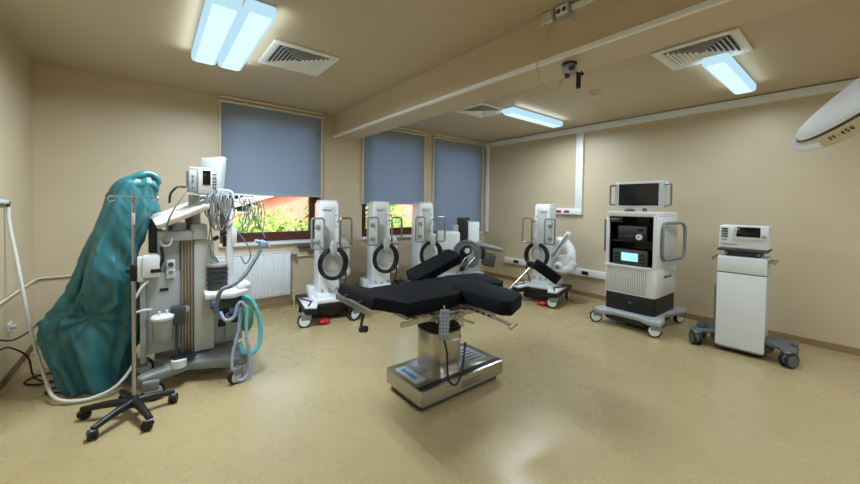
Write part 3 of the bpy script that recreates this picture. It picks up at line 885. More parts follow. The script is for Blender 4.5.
# side grab frames
hl = MB().tube([(-W / 2 - .07, -.22, z) for z in (.95, 1.40)], .016, smooth=0)
hl.tube([(-W / 2 - .07, -.22, 1.38), (-W / 2 - .04, -.2, 1.41), (-W / 2 + .02, -.2, 1.41)], .014, smooth=3).tube([(-W / 2 - .07, -.22, .97), (-W / 2 - .04, -.2, .94), (-W / 2 + .02, -.2, .94)], .014, smooth=3)
hl.build('grab_handle', M['steel_dull'], t)
hl = MB()
lp = rrect(.04, 1.14, .58, .47, .11, 6)
hl.tube([(W / 2 + .02 + .20 * max(0, (y + .02)), y, z) for y, z in lp], .020, n=10, smooth=0, closed=True)
hl.build('side_frame_handle', M['grey'], t)
MB().prism(rrect(.04, 1.14, .52, .40, .08, 5), 0, .006, tf=Matrix(((0, 0, 1, W / 2), (1, 0, 0, 0), (0, 1, 0, 0), (0, 0, 0, 1)))).build('side_recess', M['offwhite'], t)
# monitor on arm
MB().cyl((0, .08, 1.50), (0, .08, 1.72), .03).box((0, .0, 1.74), (.12, .16, .08), .015).build('monitor_arm', M['grey'], t)
MB().ell((-.08, -.20, 1.53), (.07, .05, .025), 16, 8).build('monitor_pivot', M['dgrey'], t)
mn = MB(); mn.box((.0, -.10, 1.74), (.64, .05, .355), .02, seg=3)
mo = mn.build('monitor', M['offwhite'], t)
MB().bx(-.255, .235, -.129, -.122, 1.595, 1.888).build('monitor_screen', M['screen'], mo, smooth=False)
for s, n_ in ((-1, .05), (1, .09)):
    MB().tube([(s * .30, -.115, 1.875), (s * (.33 + n_ * .5), -.15, 1.87), (s * (.33 + n_ * .6), -.155, 1.84), (s * (.33 + n_ * .6), -.155, 1.64), (s * (.33 + n_ * .5), -.15, 1.61), (s * .30, -.115, 1.605)], .013, smooth=3).build('monitor_handle', M['steel_dull'], mo)
tw = t
# devices in the rack are things of their own
def rack_local(x, y, z): return t.matrix_basis @ Vector((x, y, z))
rz = R(-90.5)
bpy.context.view_layer.update()
d1 = thing('rack_processor', 'grey video processor with round white dial on tower upper shelf', 'video processor', rack_local(.02, -.225, 1.1305), rz)
MB().box((0, 0, .10), (.36, .24, .20), .012).build('case', M['black'], d1)
MB().bx(-.17, .17, -.137, -.128, .10, .19, .004).build('upper_panel', M['dgrey'], d1)
MB().bx(-.17, .17, -.137, -.128, .01, .095, .004).build('lower_panel', M['black'], d1)
MB().cyl((.09, -.13, .06), (.09, -.152, .06), .038, n=24).build('dial', M['white'], d1)
MB().cyl((.09, -.152, .06), (.09, -.158, .06), .008).build('dial_centre', M['dgrey'], d1)
for k in range(3): MB().cyl((-.13 + .045 * k, -.126, .055), (-.13 + .045 * k, -.145, .055), .012).build('knob', M['dgrey'], d1)
MB().bx(.08, .14, -.141, -.136, .14, .165).build('display', M['screen'], d1)
d2 = thing('generator_unit', 'dark generator with glowing pale blue screen on tower lower shelf', 'generator', rack_local(.01, -.235, .8125), rz)
MB().box((0, 0, .105), (.42, .26, .21), .015).build('case', M['black'], d2)
MB().box((0, -.143, .11), (.42, .02, .19), .012).build('fascia', M['dgrey'], d2)
MB().bx(-.10, .10, -.158, -.152, .06, .165, .003).build('screen', M['screen_lit'], d2)
km = MB()
for s in (-1, 1):
    for zz in (.05, .10, .15): km.box((s * .155, -.155, zz), (.05, .01, .028), .004)
km.build('port', M['black'], d2)

# ------------------------------------------------------------------ ventilator cart on the right
t = thing('device_cart', 'white slab sided device cart on grey casters near the right wall', 'device cart', (5.12, .845, 0), R(-87.5))
MB().prism(rrect(0, 0, .395, .36, .03), .05, 1.055, .012).build('cabinet', M['offwhite'], t)
MB().box((0, -.19, .47), (.400, .03, .80), .012).build('front_panel', M['white'], t)
MB().box((0, -.19, .965), (.400, .03, .175), .012).build('upper_panel', M['white'], t)
MB().bx(-.20, .20, -.19, .18, .872, .876).build('seam', M['dgrey'], t)
MB().prism(rrect(0, .0, .40, .36, .03), .03, .052, .004).build('bottom_edge', M['black'], t)
for s in (-1, 1):
    lg = MB()
    lg.box((s * .27, -.04, .175), (.22, .26, .06), .024, seg=3, rot=(0, R(9 * s), 0))
    lg.box((s * .37, -.11, .155), (.13, .17, .05), .022, seg=3)
    lg.box((s * .34, .16, .155), (.18, .13, .05), .022, seg=3)
    lg.box((s * .22, .05, .12), (.08, .30, .12), .03)
    lg.build('leg_arm', M['cartgrey'], t)
    caster(t, s * .395, -.16, r=.074, w=.045, ang=R(90 - 35 * s), wheel_mat=M['cartgrey'], twin=True, top=.15)
    caster(t, s * .385, .19, r=.07, w=.045, ang=R(80), wheel_mat=M['cartgrey'], twin=True, top=.15)
    r_ = MB(); r_.bx(s * .255 - .006, s * .255 + .006, -.16, .16, .995, 1.03, .003)
    for y in (-.1, .1): r_.bx(min(s * .195, s * .255), max(s * .195, s * .255), y - .01, y + .01, 1.0, 1.025)
    r_.build('side_rail', M['steel'], t)
MB().cyl((-.215, -.16, .28), (-.215, -.16, .72), .009).build('side_rod', M['steel_dull'], t)
MB().box((-.33, -.10, .225), (.10, .11, .05), .015, rot=(0, R(-14), R(10)), taper=(.6, .7)).build('brake_pedal', M['teal_dark'], t)
tb = MB(); tb.box((0, -.01, 1.085), (.30, .26, .055), .012); tb.bx(-.205, .205, -.20, .19, 1.11, 1.135, .008)
tb.build('top_tray', M['dgrey'], t)
kn = MB()
for xx in (-.13, .13): kn.cyl((xx, -.15, 1.085), (xx, -.17, 1.085), .014)
kn.build('tray_knob', M['tan'], t)
cp = rack = t.matrix_basis
d = thing('ventilator_monitor', 'white tabletop device with dark screen on top of device cart', 'medical device', cp @ Vector((0, -.02, 1.136)), R(-87.5))
MB().box((0, 0, .125), (.40, .30, .25), .015, taper=(.98, .9), seg=3).build('case', M['white'], d)
MB().box((.06, -.145, .18), (.285, .03, .15), .008, rot=(R(-4), 0, 0)).build('screen_bezel', M['white'], d)
MB().box((.045, -.1625, .185), (.19, .006, .105), .003, rot=(R(-4), 0, 0)).build('screen', M['screen'], d)
MB().cyl((.17, -.15, .14), (.17, -.178, .142), .018, n=18).build('knob', M['lightgrey'], d)
vs = MB()
for k in range(4): vs.box((-.15, -.146, .215 - .028 * k), (.055, .012, .015), .004, rot=(R(-4), 0, 0))
vs.build('slot', M['black'], d)
bs = MB()
for k in range(5): bs.box((-.065, -.163, .225 - .02 * k), (.014, .006, .011), .002)
bs.build('button', M['blue_hose'], d)
for xx in (-.165, -.14): MB().cyl((xx, -.148, .095), (xx, -.158, .095), .006).build('port', M['black'], d)
MB().bx(-.17, -.04, -.152, -.149, .045, .05).build('printed_line', M['ink'], d)

# ------------------------------------------------------------------ IV stand
t = thing('iv_stand', 'chrome drip stand on black five legged caster base', 'drip stand', (-.10, 3.29, 0))
MB().cyl((0, 0, .1), (0, 0, 1.02), .0125).cyl((0, 0, 1.0), (0, 0, 1.605), .0095).build('pole', M['chrome'], t)
MB().lathe([(.045, .075), (.05, .10), (.032, .125), (.018, .15)], n=20).build('hub', M['black'], t)
for (x, y) in ((-.29, .15), (-.20, -.19), (.09, -.27), (.235, .045), (-.08, .29)):
    d = Vector((x, y, 0)); L = d.length; d.normalize()
    lg = MB().tube([d * .02 + Vector((0, 0, .105)), d * (L * .5) + Vector((0, 0, .098)), d * L + Vector((0, 0, .075))], lambda u: .030 - .010 * u, n=10, smooth=4).build('leg', M['black'], t)
    caster(lg, d.x * L, d.y * L, r=.034, w=.026, ang=math.atan2(y, x) + R(60), wheel_mat=M['black'], twin=True, top=.07)
rr = Rv.copy(); rr.z = 0; rr.normalize()
hk = MB()
hk.tube([Vector((0, 0, 1.59)) - rr * .14, Vector((0, 0, 1.59)) + rr * .14], .0045, smooth=0)
for s in (-1, 1):
    c_ = Vector((0, 0, 1.575)) + rr * s * .155
    hk.tube([c_ + rr * s * -.02 + Vector((0, 0, .015)), c_ + rr * s * .018 + Vector((0, 0, .012)), c_ + rr * s * .022 + Vector((0, 0, -.012)), c_ + rr * s * .0 + Vector((0, 0, -.025)), c_ + rr * s * -.02 + Vector((0, 0, -.012))], .0045, smooth=5)
hk.build('hook_bar', M['chrome'], t)
MB().box((0, 0, 1.04), (.042, .042, .12), .012).cyl((0, 0, 1.05), rr * -.055 + Vector((0, -.02, 1.05)), .014).build('height_clamp', M['black'], t)
MB().box((0, -.011, 1.43), (.02, .012, .085), .002).build('label_sticker', M['white'], t)
MB().cyl((0, 0, 1.545), (0, 0, 1.575), .014).build('pole_collar', M['steel_dull'], t)

# ------------------------------------------------------------------ draped machine (teal cover)
from mathutils import noise
rings = []
prof = [  # z, xl, xr, yf, yb
    (1.775, -.11, -.03, 3.93, 4.06), (1.765, -.15, .01, 3.88, 4.10), (1.72, -.215, .035, 3.84, 4.14), (1.60, -.275, .035, 3.82, 4.18),
    (1.48, -.315, .02, 3.81, 4.22), (1.34, -.36, -.02, 3.80, 4.28), (1.18, -.405, -.085, 3.80, 4.34), (1.0, -.45, -.12, 3.79, 4.38),
    (.84, -.50, -.10, 3.80, 4.40), (.70, -.56, -.08, 3.82, 4.42), (.58, -.645, -.07, 3.84, 4.44), (.50, -.67, -.07, 3.85, 4.45), (.42, -.66, -.07, 3.86, 4.44), (.30, -.62, -.13, 3.87, 4.40), (.18, -.56, -.17, 3.87, 4.34), (.09, -.53, -.18, 3.87, 4.28), (.012, -.49, -.18, 3.87, 4.24)]
NR = 180
rnd = random.Random(5)
ph = [rnd.uniform(0, 2 * PI) for _ in range(12)]
dz = []
for i in range(len(prof) - 1):
    for k in range(9):
        u = k / 9
        dz.append(tuple(a + (b_ - a) * u for a, b_ in zip(prof[i], prof[i + 1])))
dz.append(prof[-1])
for (z, xl, xr, yf, yb) in dz:
    cx, cy, a, bb = (xl + xr) / 2, (yf + yb) / 2, (xr - xl) / 2, (yb - yf) / 2
    fall = (1.8 - z) / 1.8
    ring = []
    for k in range(NR):
        th = 2 * PI * k / NR
        ct, st = math.cos(th), math.sin(th)
        e = .72
        px = math.copysign(abs(ct) ** e, ct); py = math.copysign(abs(st) ** e, st)
        tri = lambda v: 2 * abs(2 * (v / (2 * PI) - math.floor(v / (2 * PI) + .5))) - 1
        g = .006 + .040 * fall                       # folds that fan out from the top
        fold = g * (.8 * tri(5 * th + ph[0] + 2.0 * z) + .5 * tri(9 * th + ph[1] - 2.4 * z + .8 * math.sin(4 * z)) + .25 * tri(17 * th + ph[2] + 4 * z))
        x, y = cx + a * px, cy + bb * py
        # crumpled film: long flat facets that meet in creases
        q = Vector((x * 1.0 + .3 * z, y, z * .32 + .22 * x))
        for sc, am in ((4.5, .030), (11.0, .013), (26.0, .006)):
            n1 = noise.noise(q * sc)
            fold += am * (1 - 2.2 * abs(n1)) * (.35 + .65 * min(1, fall * 2.5))
        s = 1 + fold / max(.10, (a + bb) / 2)
        x, y = cx + a * px * s, cy + bb * py * s
        dk = math.hypot((x + .38) / .15, (z - .62) / .17)   # gathered knot
        if st < 0: y += .05 * math.exp(-dk * dk) + .016 * math.exp(-(dk * .55) ** 2) * math.sin(9 * math.atan2(z - .62, x + .38))
        ring.append((x, y, z))
    rings.append(ring)
dr = MB().loft(rings)
o = dr.build('teal_drape', M['drape'], angle=180)
tag(o, 'teal plastic drape over tall equipment beside the drip stand', 'drape')
# loose twisted tail of film at the top
MB().tube([(-.235, 3.90, 1.62), (-.17, 3.885, 1.715), (-.09, 3.89, 1.765), (-.02, 3.90, 1.795), (.03, 3.895, 1.775), (.055, 3.89, 1.725), (.035, 3.885, 1.69)], lambda u: (.048 - .036 * u) * (1 + .12 * math.sin(19 * u)), n=9, smooth=6).tube([(-.20, 3.87, 1.60), (-.10, 3.855, 1.68), (.0, 3.86, 1.70), (.045, 3.87, 1.66)], lambda u: .034 - .016 * u, n=7, smooth=6).build('twisted_tail', M['drape'], o, angle=50)
# bunched fold on the right side near the top
MB().ell((.0, 3.90, 1.66), (.055, .05, .09), 16, 10, rot=(0, .3, .3)).ell((.015, 3.91, 1.50), (.05, .05, .11), 16, 10, rot=(.1, -.2, 0)).build('bunched_fold', M['drape'], o)

# ------------------------------------------------------------------ anaesthesia machine
AX, AY = .32, 3.85
t = thing('anaesthesia_machine', 'grey white anaesthesia machine with breathing hoses and vaporiser column', 'anaesthesia machine', (AX, AY, 0))
lo = t.location
# base feet
b = MB(lo)
b.prism([(-.10, 3.56), (-.07, 3.48), (.24, 3.62), (.60, 3.44), (.68, 3.46), (.70, 3.56), (.62, 4.22), (.02, 4.22), (.02, 3.86), (.14, 3.78)], .10, .185, .022, seg=3)
b.build('base', M['grey'], t)
for (x, y) in ((-.02, 3.46), (.585, 3.38), (-.085, 4.02), (.6, 4.18)):
    caster(t, x - AX, y - AY, r=.072 if x < .3 else .06, w=.035, ang=R(175 if x < .3 else 30), wheel_mat=M['offwhite'], top=.14, side=True)
# main cabinet with side panel
MB(lo).prism(rrect(.07, 3.96, .28, .46, .06, 5), .27, .95, .01).prism(rrect(.125, 3.97, .17, .44, .05, 5), .94, 1.26, .01).build('side_cabinet', M['lightgrey'], t)
MB(lo).bx(.055, .115, 3.722, 3.732, .795, .82, .002).build('drawer_grip', M['black'], t)
tn = MB(lo)
for k in range(4): tn.bx(.205 + .022 * k, .223 + .022 * k, 3.745, 3.80, .22, 1.24, .006)
tn.bx(.20, .295, 3.78, 4.1, .20, 1.26)
tn.build('ribbed_column', M['tan'], t)
MB(lo).bx(.295, .455, 3.75, 4.15, .20, 1.22, .02, seg=3).build('front_cabinet', M['offwhite'], t)
MB(lo).bx(.455, .70, 3.80, 4.18, .22, .66, .02).build('lower_cabinet', M['lightgrey'], t)
lm = MB(lo)
lm.bx(.50, .66, 3.79, 3.802, .47, .60, .004); lm.bx(.49, .55, 3.79, 3.802, .38, .45, .004); lm.bx(.60, .68, 3.79, 3.802, .40, .455, .003)
lm.build('dark_panel', M['black'], t)
MB(lo).tube([(.56, 3.775, .26), (.56, 3.775, .50), (.60, 3.775, .515), (.70, 3.775, .53)], .012, smooth=0).build('bracket_rod', M['lightgrey'], t)
# gauges on front
g = MB(lo)
for zz in (1.02, .955): g.cyl((.13 , 3.735, zz), (.13, 3.70, zz), .028, n=20)
g.bx(.098, .162, 3.718, 3.735, .90, 1.06, .008)
g.build('flow_gauge', M['white'], t)
MB(lo).cyl((.13, 3.70, 1.02), (.13, 3.697, 1.02), .02, n=20).build('gauge_face', M['dgrey'], t)
MB(lo).cyl((.13, 3.70, .955), (.13, 3.697, .955), .018, n=20).build('gauge_face', M['grey'], t)
# grey rounded deck rail at shoulder height
dk = MB(lo)
dk.prism(rrect(.17, 3.94, .26, .50, .06, 5), 1.22, 1.305, .015)
dk.cyl((.20, 3.84, 1.30), (.20, 3.84, 1.37), .085, n=28)
dk.build('deck', M['lightgrey'], t)
MB(lo).tube([(.06, 3.70, 1.24), (.07, 3.66, 1.19), (.12, 3.655, 1.19), (.14, 3.69, 1.24)], .008, smooth=5).build('deck_hook', M['lightgrey'], t)
MB(lo).bx(.27, .40, 3.72, 3.95, 1.22, 1.36, .02).build('deck_block', M['offwhite'], t)
MB(lo).cyl((.31, 3.85, 1.22), (.31, 3.85, 1.62), .05, .045, n=20).build('neck_post', M['lightgrey'], t)
# tilted worktop
mx = Matrix.Translation((.21, 3.80, 1.465)) @ Matrix.Rotation(R(-26), 4, 'Y') @ Matrix.Rotation(R(12), 4, 'X')
MB(lo).prism(rrect(0, 0, .42, .36, .04), -.022, .022, .012, tf=mx).build('tilted_worktop', M['beige'], t)
MB(lo).cyl((.12, 3.78, 1.32), (.12, 3.80, 1.42), .02).build('worktop_support', M['dgrey'], t)
MB(lo).cyl((.26, 3.78, 1.32), (.26, 3.80, 1.47), .025).build('worktop_support', M['dgrey'], t)
pp = MB(lo); pp.prism(rrect(0, 0, .10, .09, .01), .022, .030, tf=mx @ Matrix.Translation((.03, .06, 0)))
pp.build('paper_tray', M['white'], t)
# left side fittings
MB(lo).bx(-.02, .075, 3.90, 4.1, 1.1, 1.42, .015).build('rear_upright', M['dgrey'], t)
MB(lo).bx(-.02, .075, 3.87, 4.1, 1.40, 1.46, .01).build('upright_cap', M['lightgrey'], t)
MB(lo).box((.0, 3.70, 1.02), (.12, .09, .19), .02).bx(-.09, -.05, 3.68, 3.78, .90, 1.10, .008).build('suction_regulator', M['white'], t)
MB(lo).box((.03, 3.65, .985), (.07, .03, .03), .006).tube([(.05, 3.68, 1.0), (.075, 3.66, 1.08), (.065, 3.67, 1.18)], .012, smooth=4).build('regulator_clip', M['black'], t)
MB(lo).box((-.055, 3.74, .60), (.04, .06, .78), .01).build('side_channel', M['lightgrey'], t)
# pipette hose bits left
MB(lo).tube([(-.10, 3.66, .66), (-.05, 3.66, .67), (.0, 3.69, .66)], .009, smooth=4).build('short_tube', M['white_hose'], t)
MB(lo).tube([(-.10, 3.66, .78), (-.06, 3.66, .86), (-.02, 3.69, .90)], .010, smooth=4).build('short_tube', M['white_hose'], t)
# clamp to hold jar
MB(lo).bx(.13, .23, 3.62, 3.72, .515, .66, .008).build('jar_clamp', M['dgrey'], t)
MB(lo).cyl((.235, 3.66, .635), (.235, 3.63, .635), .025).build('clamp_knob', M['lightgrey'], t)
MB(lo).cyl((.17, 3.66, .52), (.17, 3.66, .22), .012).build('clamp_rod', M['dgrey'], t)
MB(lo).cyl((.18, 3.60, .165), (.18, 3.60, .225), .055, n=24).build('foot_cap', M['white'], t)
MB(lo).bx(.24, .28, 3.70, 3.74, .20, .25, .005).bx(.14, .30, 3.60, 3.70, .222, .24, .005).build('step_plate', M['black'], t)
# absorber shelf and canister
sf = MB(lo); sf.prism([(.36, 3.55), (.57, 3.47), (.73, 3.60), (.74, 3.90), (.38, 3.95)], .71, .762, .014)
sf.build('absorber_shelf', M['white'], t)
MB(lo).bx(.62, .73, 3.58, 3.80, .762, .81, .015).build('shelf_tray', M['white'], t)
ab = MB(lo)
for k in range(9): ab.cyl((.475, 3.70, .775 + .023 * k), (.475, 3.70, .795 + .023 * k), .085 if k % 2 else .079, n=28)
ab.cyl((.475, 3.70, .765), (.475, 3.70, .98), .076, n=24)
ab.build('absorber_canister', M['dgrey'], t)
MB(lo).cyl((.475, 3.70, .978), (.475, 3.70, 1.0), .087, n=28).cyl((.45, 3.69, 1.0), (.45, 3.69, 1.02), .03).build('canister_lid', M['lightgrey'], t)
vb = MB(lo); vb.bx(.46, .66, 3.60, 3.74, .60, .70, .01); vb.box((.44, 3.55, .67), (.08, .08, .09), .015)
vb.build('absorber_valve_block', M['dgrey'], t)
for (x, y, z) in ((.425, 3.50, .68), (.44, 3.52, .62), (.56, 3.50, .60)):
    MB(lo).cyl((x, y, z - .02), (x, y, z + .02), .024, n=14).build('hose_connector', M['blue_label'], t)
# tall white post with cable arm
MB(lo).box((.57, 3.70, 1.12), (.065, .07, .78), .014, taper=(.85, .85)).build('cable_post', M['white'], t)
ca = MB(lo)
ca.tube([(.585, 3.72, 1.45), (.60, 3.72, 1.60), (.58, 3.74, 1.66), (.48, 3.78, 1.67)], .014, smooth=5)
ca.tube([(.46, 3.76, 1.62), (.60, 3.74, 1.63), (.78, 3.72, 1.62)], .010, smooth=4)
for k in range(6): ca.tube([(.56 + .045 * k, 3.735, 1.63), (.56 + .045 * k, 3.70, 1.60), (.565 + .045 * k, 3.69, 1.56)], .006, smooth=4, n=6)
ca.build('cable_arm', M['lightgrey'], t)
MB(lo).box((.60, 3.66, 1.25), (.045, .03, .15), .008).build('post_sensor', M['white'], t)
MB(lo).box((.455, 3.66, 1.235), (.05, .04, .035), .006, rot=(0, R(-30), 0)).box((.515, 3.66, 1.275), (.055, .035, .03), .006, rot=(0, R(-25), 0)).bx(.515, .545, 3.68, 3.73, 1.15, 1.25, .004).build('cable_plug', M['black'], t)
rnd = random.Random(21)
for i in range(16):
    x = .41 + .009 * i + rnd.uniform(-.01, .01); y = 3.66 + rnd.uniform(-.03, .05)
    zb = rnd.uniform(1.30, 1.46)
    m = MB(lo).tube([(x + .01, y + .02, 1.66), (x - .02, y - .01, 1.58), (x - .02 + rnd.uniform(-.03, .02), y - .02, zb + .07), (x + .015, y - .02, zb), (x + .05, y, zb + .07), (x + .05 + rnd.uniform(-.02, .04), y + .01, 1.60)], .0065, n=6, smooth=5)
    m.build('hanging_lead', M['cable_grey'] if i % 4 else M['grey'], t)
for i in range(7):
    x = .66 + .028 * i; y = 3.68 + rnd.uniform(-.02, .02); zb = 1.33 + rnd.uniform(-.06, .10)
    MB(lo).tube([(x - .02, y, 1.60), (x + .01, y - .01, 1.50), (x - .02, y - .02, zb), (x + .02, y - .01, zb - .04), (x + .045, y, zb + .08), (x + .02, y, 1.58)], .005, n=6, smooth=5).build('hanging_lead', M['cable_grey'] if i % 2 else M['grey'], t)
for pts in ([(.60, 3.70, 1.58), (.72, 3.68, 1.52), (.80, 3.66, 1.38), (.86, 3.62, 1.22)], [(.43, 3.69, 1.40), (.40, 3.66, 1.20), (.44, 3.66, 1.08), (.48, 3.68, 1.01)], [(.40, 3.70, 1.45), (.425, 3.66, 1.25), (.41, 3.66, 1.10), (.46, 3.67, 1.02)], [(.62, 3.68, 1.30), (.70, 3.66, 1.18), (.74, 3.66, 1.06), (.70, 3.67, .98), (.66, 3.68, 1.05)]):
    MB(lo).tube(pts, .006, n=6, smooth=6).build('sensor_lead', M['cable_grey'], t)
# breathing hoses (corrugated) and reservoir bag
hs = MB(lo).tube([(.43, 3.50, .62), (.46, 3.42, .80), (.55, 3.42, .84), (.64, 3.45, .90), (.74, 3.52, 1.02), (.81, 3.58, 1.12)], .017, n=10, ridged=.10)
hs.build('inspiratory_hose', M['grey_hose'], t)
MB(lo).box((.835, 3.59, 1.165), (.07, .05, .07), .014, rot=(0, R(30), 0)).cyl((.80, 3.58, 1.19), (.76, 3.57, 1.20), .018).cyl((.86, 3.6, 1.15), (.89, 3.6, 1.13), .016).build('y_piece', M['blue_hose'], t)
MB(lo).tube([(.47, 3.50, .60), (.50, 3.44, .54), (.56, 3.42, .56), (.59, 3.42, .66), (.62, 3.42, .68), (.66, 3.42, .60), (.655, 3.40, .40), (.68, 3.37, .18), (.66, 3.36, .055), (.60, 3.35, .02), (.55, 3.36, .07), (.545, 3.39, .23), (.60, 3.42, .45), (.61, 3.44, .62)], .014, n=10, ridged=.10).build('looped_hose', M['blue_hose'], t)
MB(lo).tube([(.66, 3.56, .70), (.72, 3.53, .66), (.765, 3.50, .56), (.79, 3.48, .40), (.77, 3.46, .26), (.71, 3.44, .20), (.64, 3.45, .22), (.62, 3.50, .30)], .019, n=10, ridged=.10).build('expiratory_hose', M['teal_hose'], t)
MB(lo).ell((.68, 3.52, .50), (.058, .05, .125), 20, 14).cyl((.67, 3.54, .60), (.66, 3.56, .70), .022).build('reservoir_bag', M['green_bag'], t)
# ventilator display seen from behind
mxd = Matrix.Translation((.455, 3.93, 1.80)) @ Matrix.Rotation(R(-62), 4, 'Z')
MB(lo).prism(rrect(0, 0, .32, .37, .02), -.02, .02, .01, tf=mxd @ Matrix.Rotation(R(90 - 6), 4, 'X')).build('ventilator_display', M['lightgrey'], t)
MB(lo).box((.46, 3.93, 1.62), (.1, .06, .14), .015).cyl((.31, 3.86, 1.60), (.46, 3.92, 1.60), .025).build('display_arm', M['lightgrey'], t)

# patient monitor stands on the neck post
t2 = thing('patient_monitor', 'boxy off white patient monitor with dark narrow screen above anaesthesia machine', 'patient monitor', (.345, 3.73, 1.655), R(8))
MB().box((.035, -.0, .085), (.14, .15, .225), .012).build('case', M['offwhite'], t2)
MB().box((-.06, .02, .085), (.07, .12, .19), .012).build('module_rack', M['lightgrey'], t2)
MB().bx(.0, .06, -.082, -.074, .055, .18, .003).build('screen', M['screen'], t2)
kb = MB()
for r_ in range(4):
    for c_ in range(2): kb.box((.083 + .017 * c_, -.076, .03 + .028 * r_), (.013, .008, .02), .003)
kb.bx(.075, .105, -.079, -.074, .145, .155)
kb.build('key', M['dgrey'], t2)
MB().bx(-.08, .09, .02, .04, .197, .213, .006).build('carry_handle', M['lightgrey'], t2)
pm = MB()
for zz in (.03, .09, .13): pm.cyl((-.065, -.035, zz), (-.065, -.052, zz), .008)
pm.build('port', M['grey'], t2)
MB().tube([(-.12, -.03, .03), (-.18, -.05, .025), (-.225, -.05, -.03), (-.235, -.05, -.11)], .009, smooth=6).build('monitor_lead', M['cable_black'], t2)
MB().tube([(-.11, -.05, .02), (-.15, -.08, -.06), (-.20, -.09, -.14), (-.25, -.09, -.26), (-.26, -.07, -.36)], .006, smooth=6).build('monitor_tube', M['cable_grey'], t2)

# suction jar
t3 = thing('suction_jar', 'clear suction jar with white lid clamped on anaesthesia machine front', 'suction jar', (.07, 3.62, .41))
MB().lathe([(.058, .0), (.064, .01), (.072, .17), (.072, .18)], n=32).build('jar', M['jar'], t3)
MB().lathe([(.078, .175), (.081, .195), (.074, .206), (.034, .215)], n=32).build('lid', M['white'], t3)
for xx, yy in ((-.02, -.02), (.03, .0)): MB().cyl((xx, yy, .21), (xx, yy, .245), .011).build('nozzle', M['white'], t3)

# ------------------------------------------------------------------ wall outlet, hose and floor cables
t = thing('gas_outlet', 'white gas outlet arm on left wall above the white hose', 'gas outlet', (XL, 4.50, 1.53))
MB().cyl((.0, -.25, .01), (.03, -.25, .01), .05, n=20).cyl((.025, -.26, .01), (.025, -.03, .005), .02).build('body', M['white'], t)
MB().cyl((.025, -.04, .0), (.025, .055, .0), .012).cyl((.025, .03, .005), (.025, .03, -.04), .013).build('elbow', M['dgrey'], t)
tag(MB().tube([(XL + .026, 4.53, 1.495), (XL + .03, 4.53, 1.36), (XL + .075, 4.50, 1.05), (XL + .13, 4.44, .70), (XL + .20, 4.32, .36), (XL + .30, 4.08, .13), (-.58, 3.83, .05), (-.45, 3.74, .022), (-.33, 3.72, .03), (-.22, 3.74, .07), (-.13, 3.80, .17), (-.10, 3.85, .26)], .0125, n=10).build('white_hose', M['white_hose']), 'white gas hose drooping from wall outlet to floor before teal drape', 'hose')
t = thing('wall_socket', 'small white wall socket low on left wall with plug', 'socket', (XL, 4.62, .45))
MB().bx(0, .012, -.05, .05, -.04, .04, .004).build('plate', M['white'], t)
MB().cyl((.012, -.01, 0), (.05, -.01, 0), .02).build('plug', M['offwhite'], t)
tag(MB().tube([(XL + .02, 4.30, .43), (XL + .08, 4.36, .40), (XL + .14, 4.55, .41), (XL + .16, 4.85, .42), (-.72, 4.80, .40)], .007, n=6).build('power_cord', M['cable_black']), 'black power cord stretched above floor from left wall to drape', 'cord')
tag(MB().tube([(XL + .02, 4.26, .36), (XL + .06, 4.36, .34), (XL + .13, 4.50, .20), (-.80, 4.45, .05), (-.72, 4.35, .008), (-.60, 4.32, .008), (-.62, 4.50, .008), (-.80, 4.52, .008), (-.84, 4.40, .008), (-.74, 4.30, .008), (-.62, 4.30, .008)], .007, n=6).build('power_cord', M['cable_black']), 'black power cord looped on floor by left wall', 'cord')
tag(MB().tube([(-.52, 4.02, .008), (-.66, 4.06, .008), (-.64, 4.15, .008), (-.52, 4.18, .008)], .007, n=6).build('power_cord', M['cable_black']), 'short black cord peeking out under the teal drape edge', 'cord')

# ------------------------------------------------------------------ surgical lamp at the right edge of the view
def ray(x, y):
    return Fv + Rv * ((x - 430) / F_PX) + Uv * ((242 + PY - y) / F_PX)
LC = Vector((0, 0, CH)) + ray(898, 79) * 1.3
v = (LC - Vector((0, 0, CH))).normalized()
a = (Rv * math.cos(R(34)) + Uv * math.sin(R(34))); a = (a - v * a.dot(v)).normalized()
pp = a.cross(v).normalized()
if pp.z < 0: pp = -pp
nn = (pp * .985 - v * .165).normalized()
bb = nn.cross(a)
t = thing('surgical_lamp', 'white round surgical lamp head hanging above the near right side', 'surgical lamp', LC)
RM = Matrix(((a.x, bb.x, nn.x), (a.y, bb.y, nn.y), (a.z, bb.z, nn.z)))
t.rotation_euler = RM.to_euler()
RL = .315
MB().lathe([(RL * .90, -.036), (RL * .985, -.033), (RL, -.024), (RL, .018), (RL * .98, .022)], n=72).build('rim_band', M['cream_trim'], t)
MB().lathe([(RL * 1.006, .022), (RL * 1.008, .025), (RL * 1.0, .029)], n=72).build('gasket', M['dgrey'], t)
MB().lathe([(RL * 1.0, .028), (RL * .99, .042), (RL * .93, .046), (RL * .75, .050), (RL * .5, .052), (RL * .2, .052), (.02, .052)], n=72).build('housing', M['lampwhite'], t)
MB().lathe([(RL * .88, -.037), (RL * .5, -.042), (.02, -.044)], n=48).build('lens', M['offwhite'], t)
hn = MB()
hn.tube([(-RL * .90, .13, .01), (-RL * 1.02, .07, .01), (-RL * 1.06, -.0, .01), (-RL * 1.02, -.07, .0), (-RL * .92, -.13, -.01), (-RL * .80, -.17, -.015)], .017, n=10, smooth=6)
hn.build('rim_handle', M['lampwhite'], t)
for k, ch in enumerate('SY-450'):
    th = R(-136 + 3.0 * k)
    mx = Matrix.Rotation(th, 4, 'Z') @ Matrix.Translation((RL + .001, 0, -.004)) @ Matrix.Rotation(PI / 2, 4, 'Z') @ Matrix.Rotation(PI / 2, 4, 'X')
    text(ch, .021, 'lettering', M['dgrey'], t, mx)
ar = MB()
L2 = t.matrix_basis.inverted() if False else None
inv = (Matrix.Translation(LC) @ RM.to_4x4()).inverted()
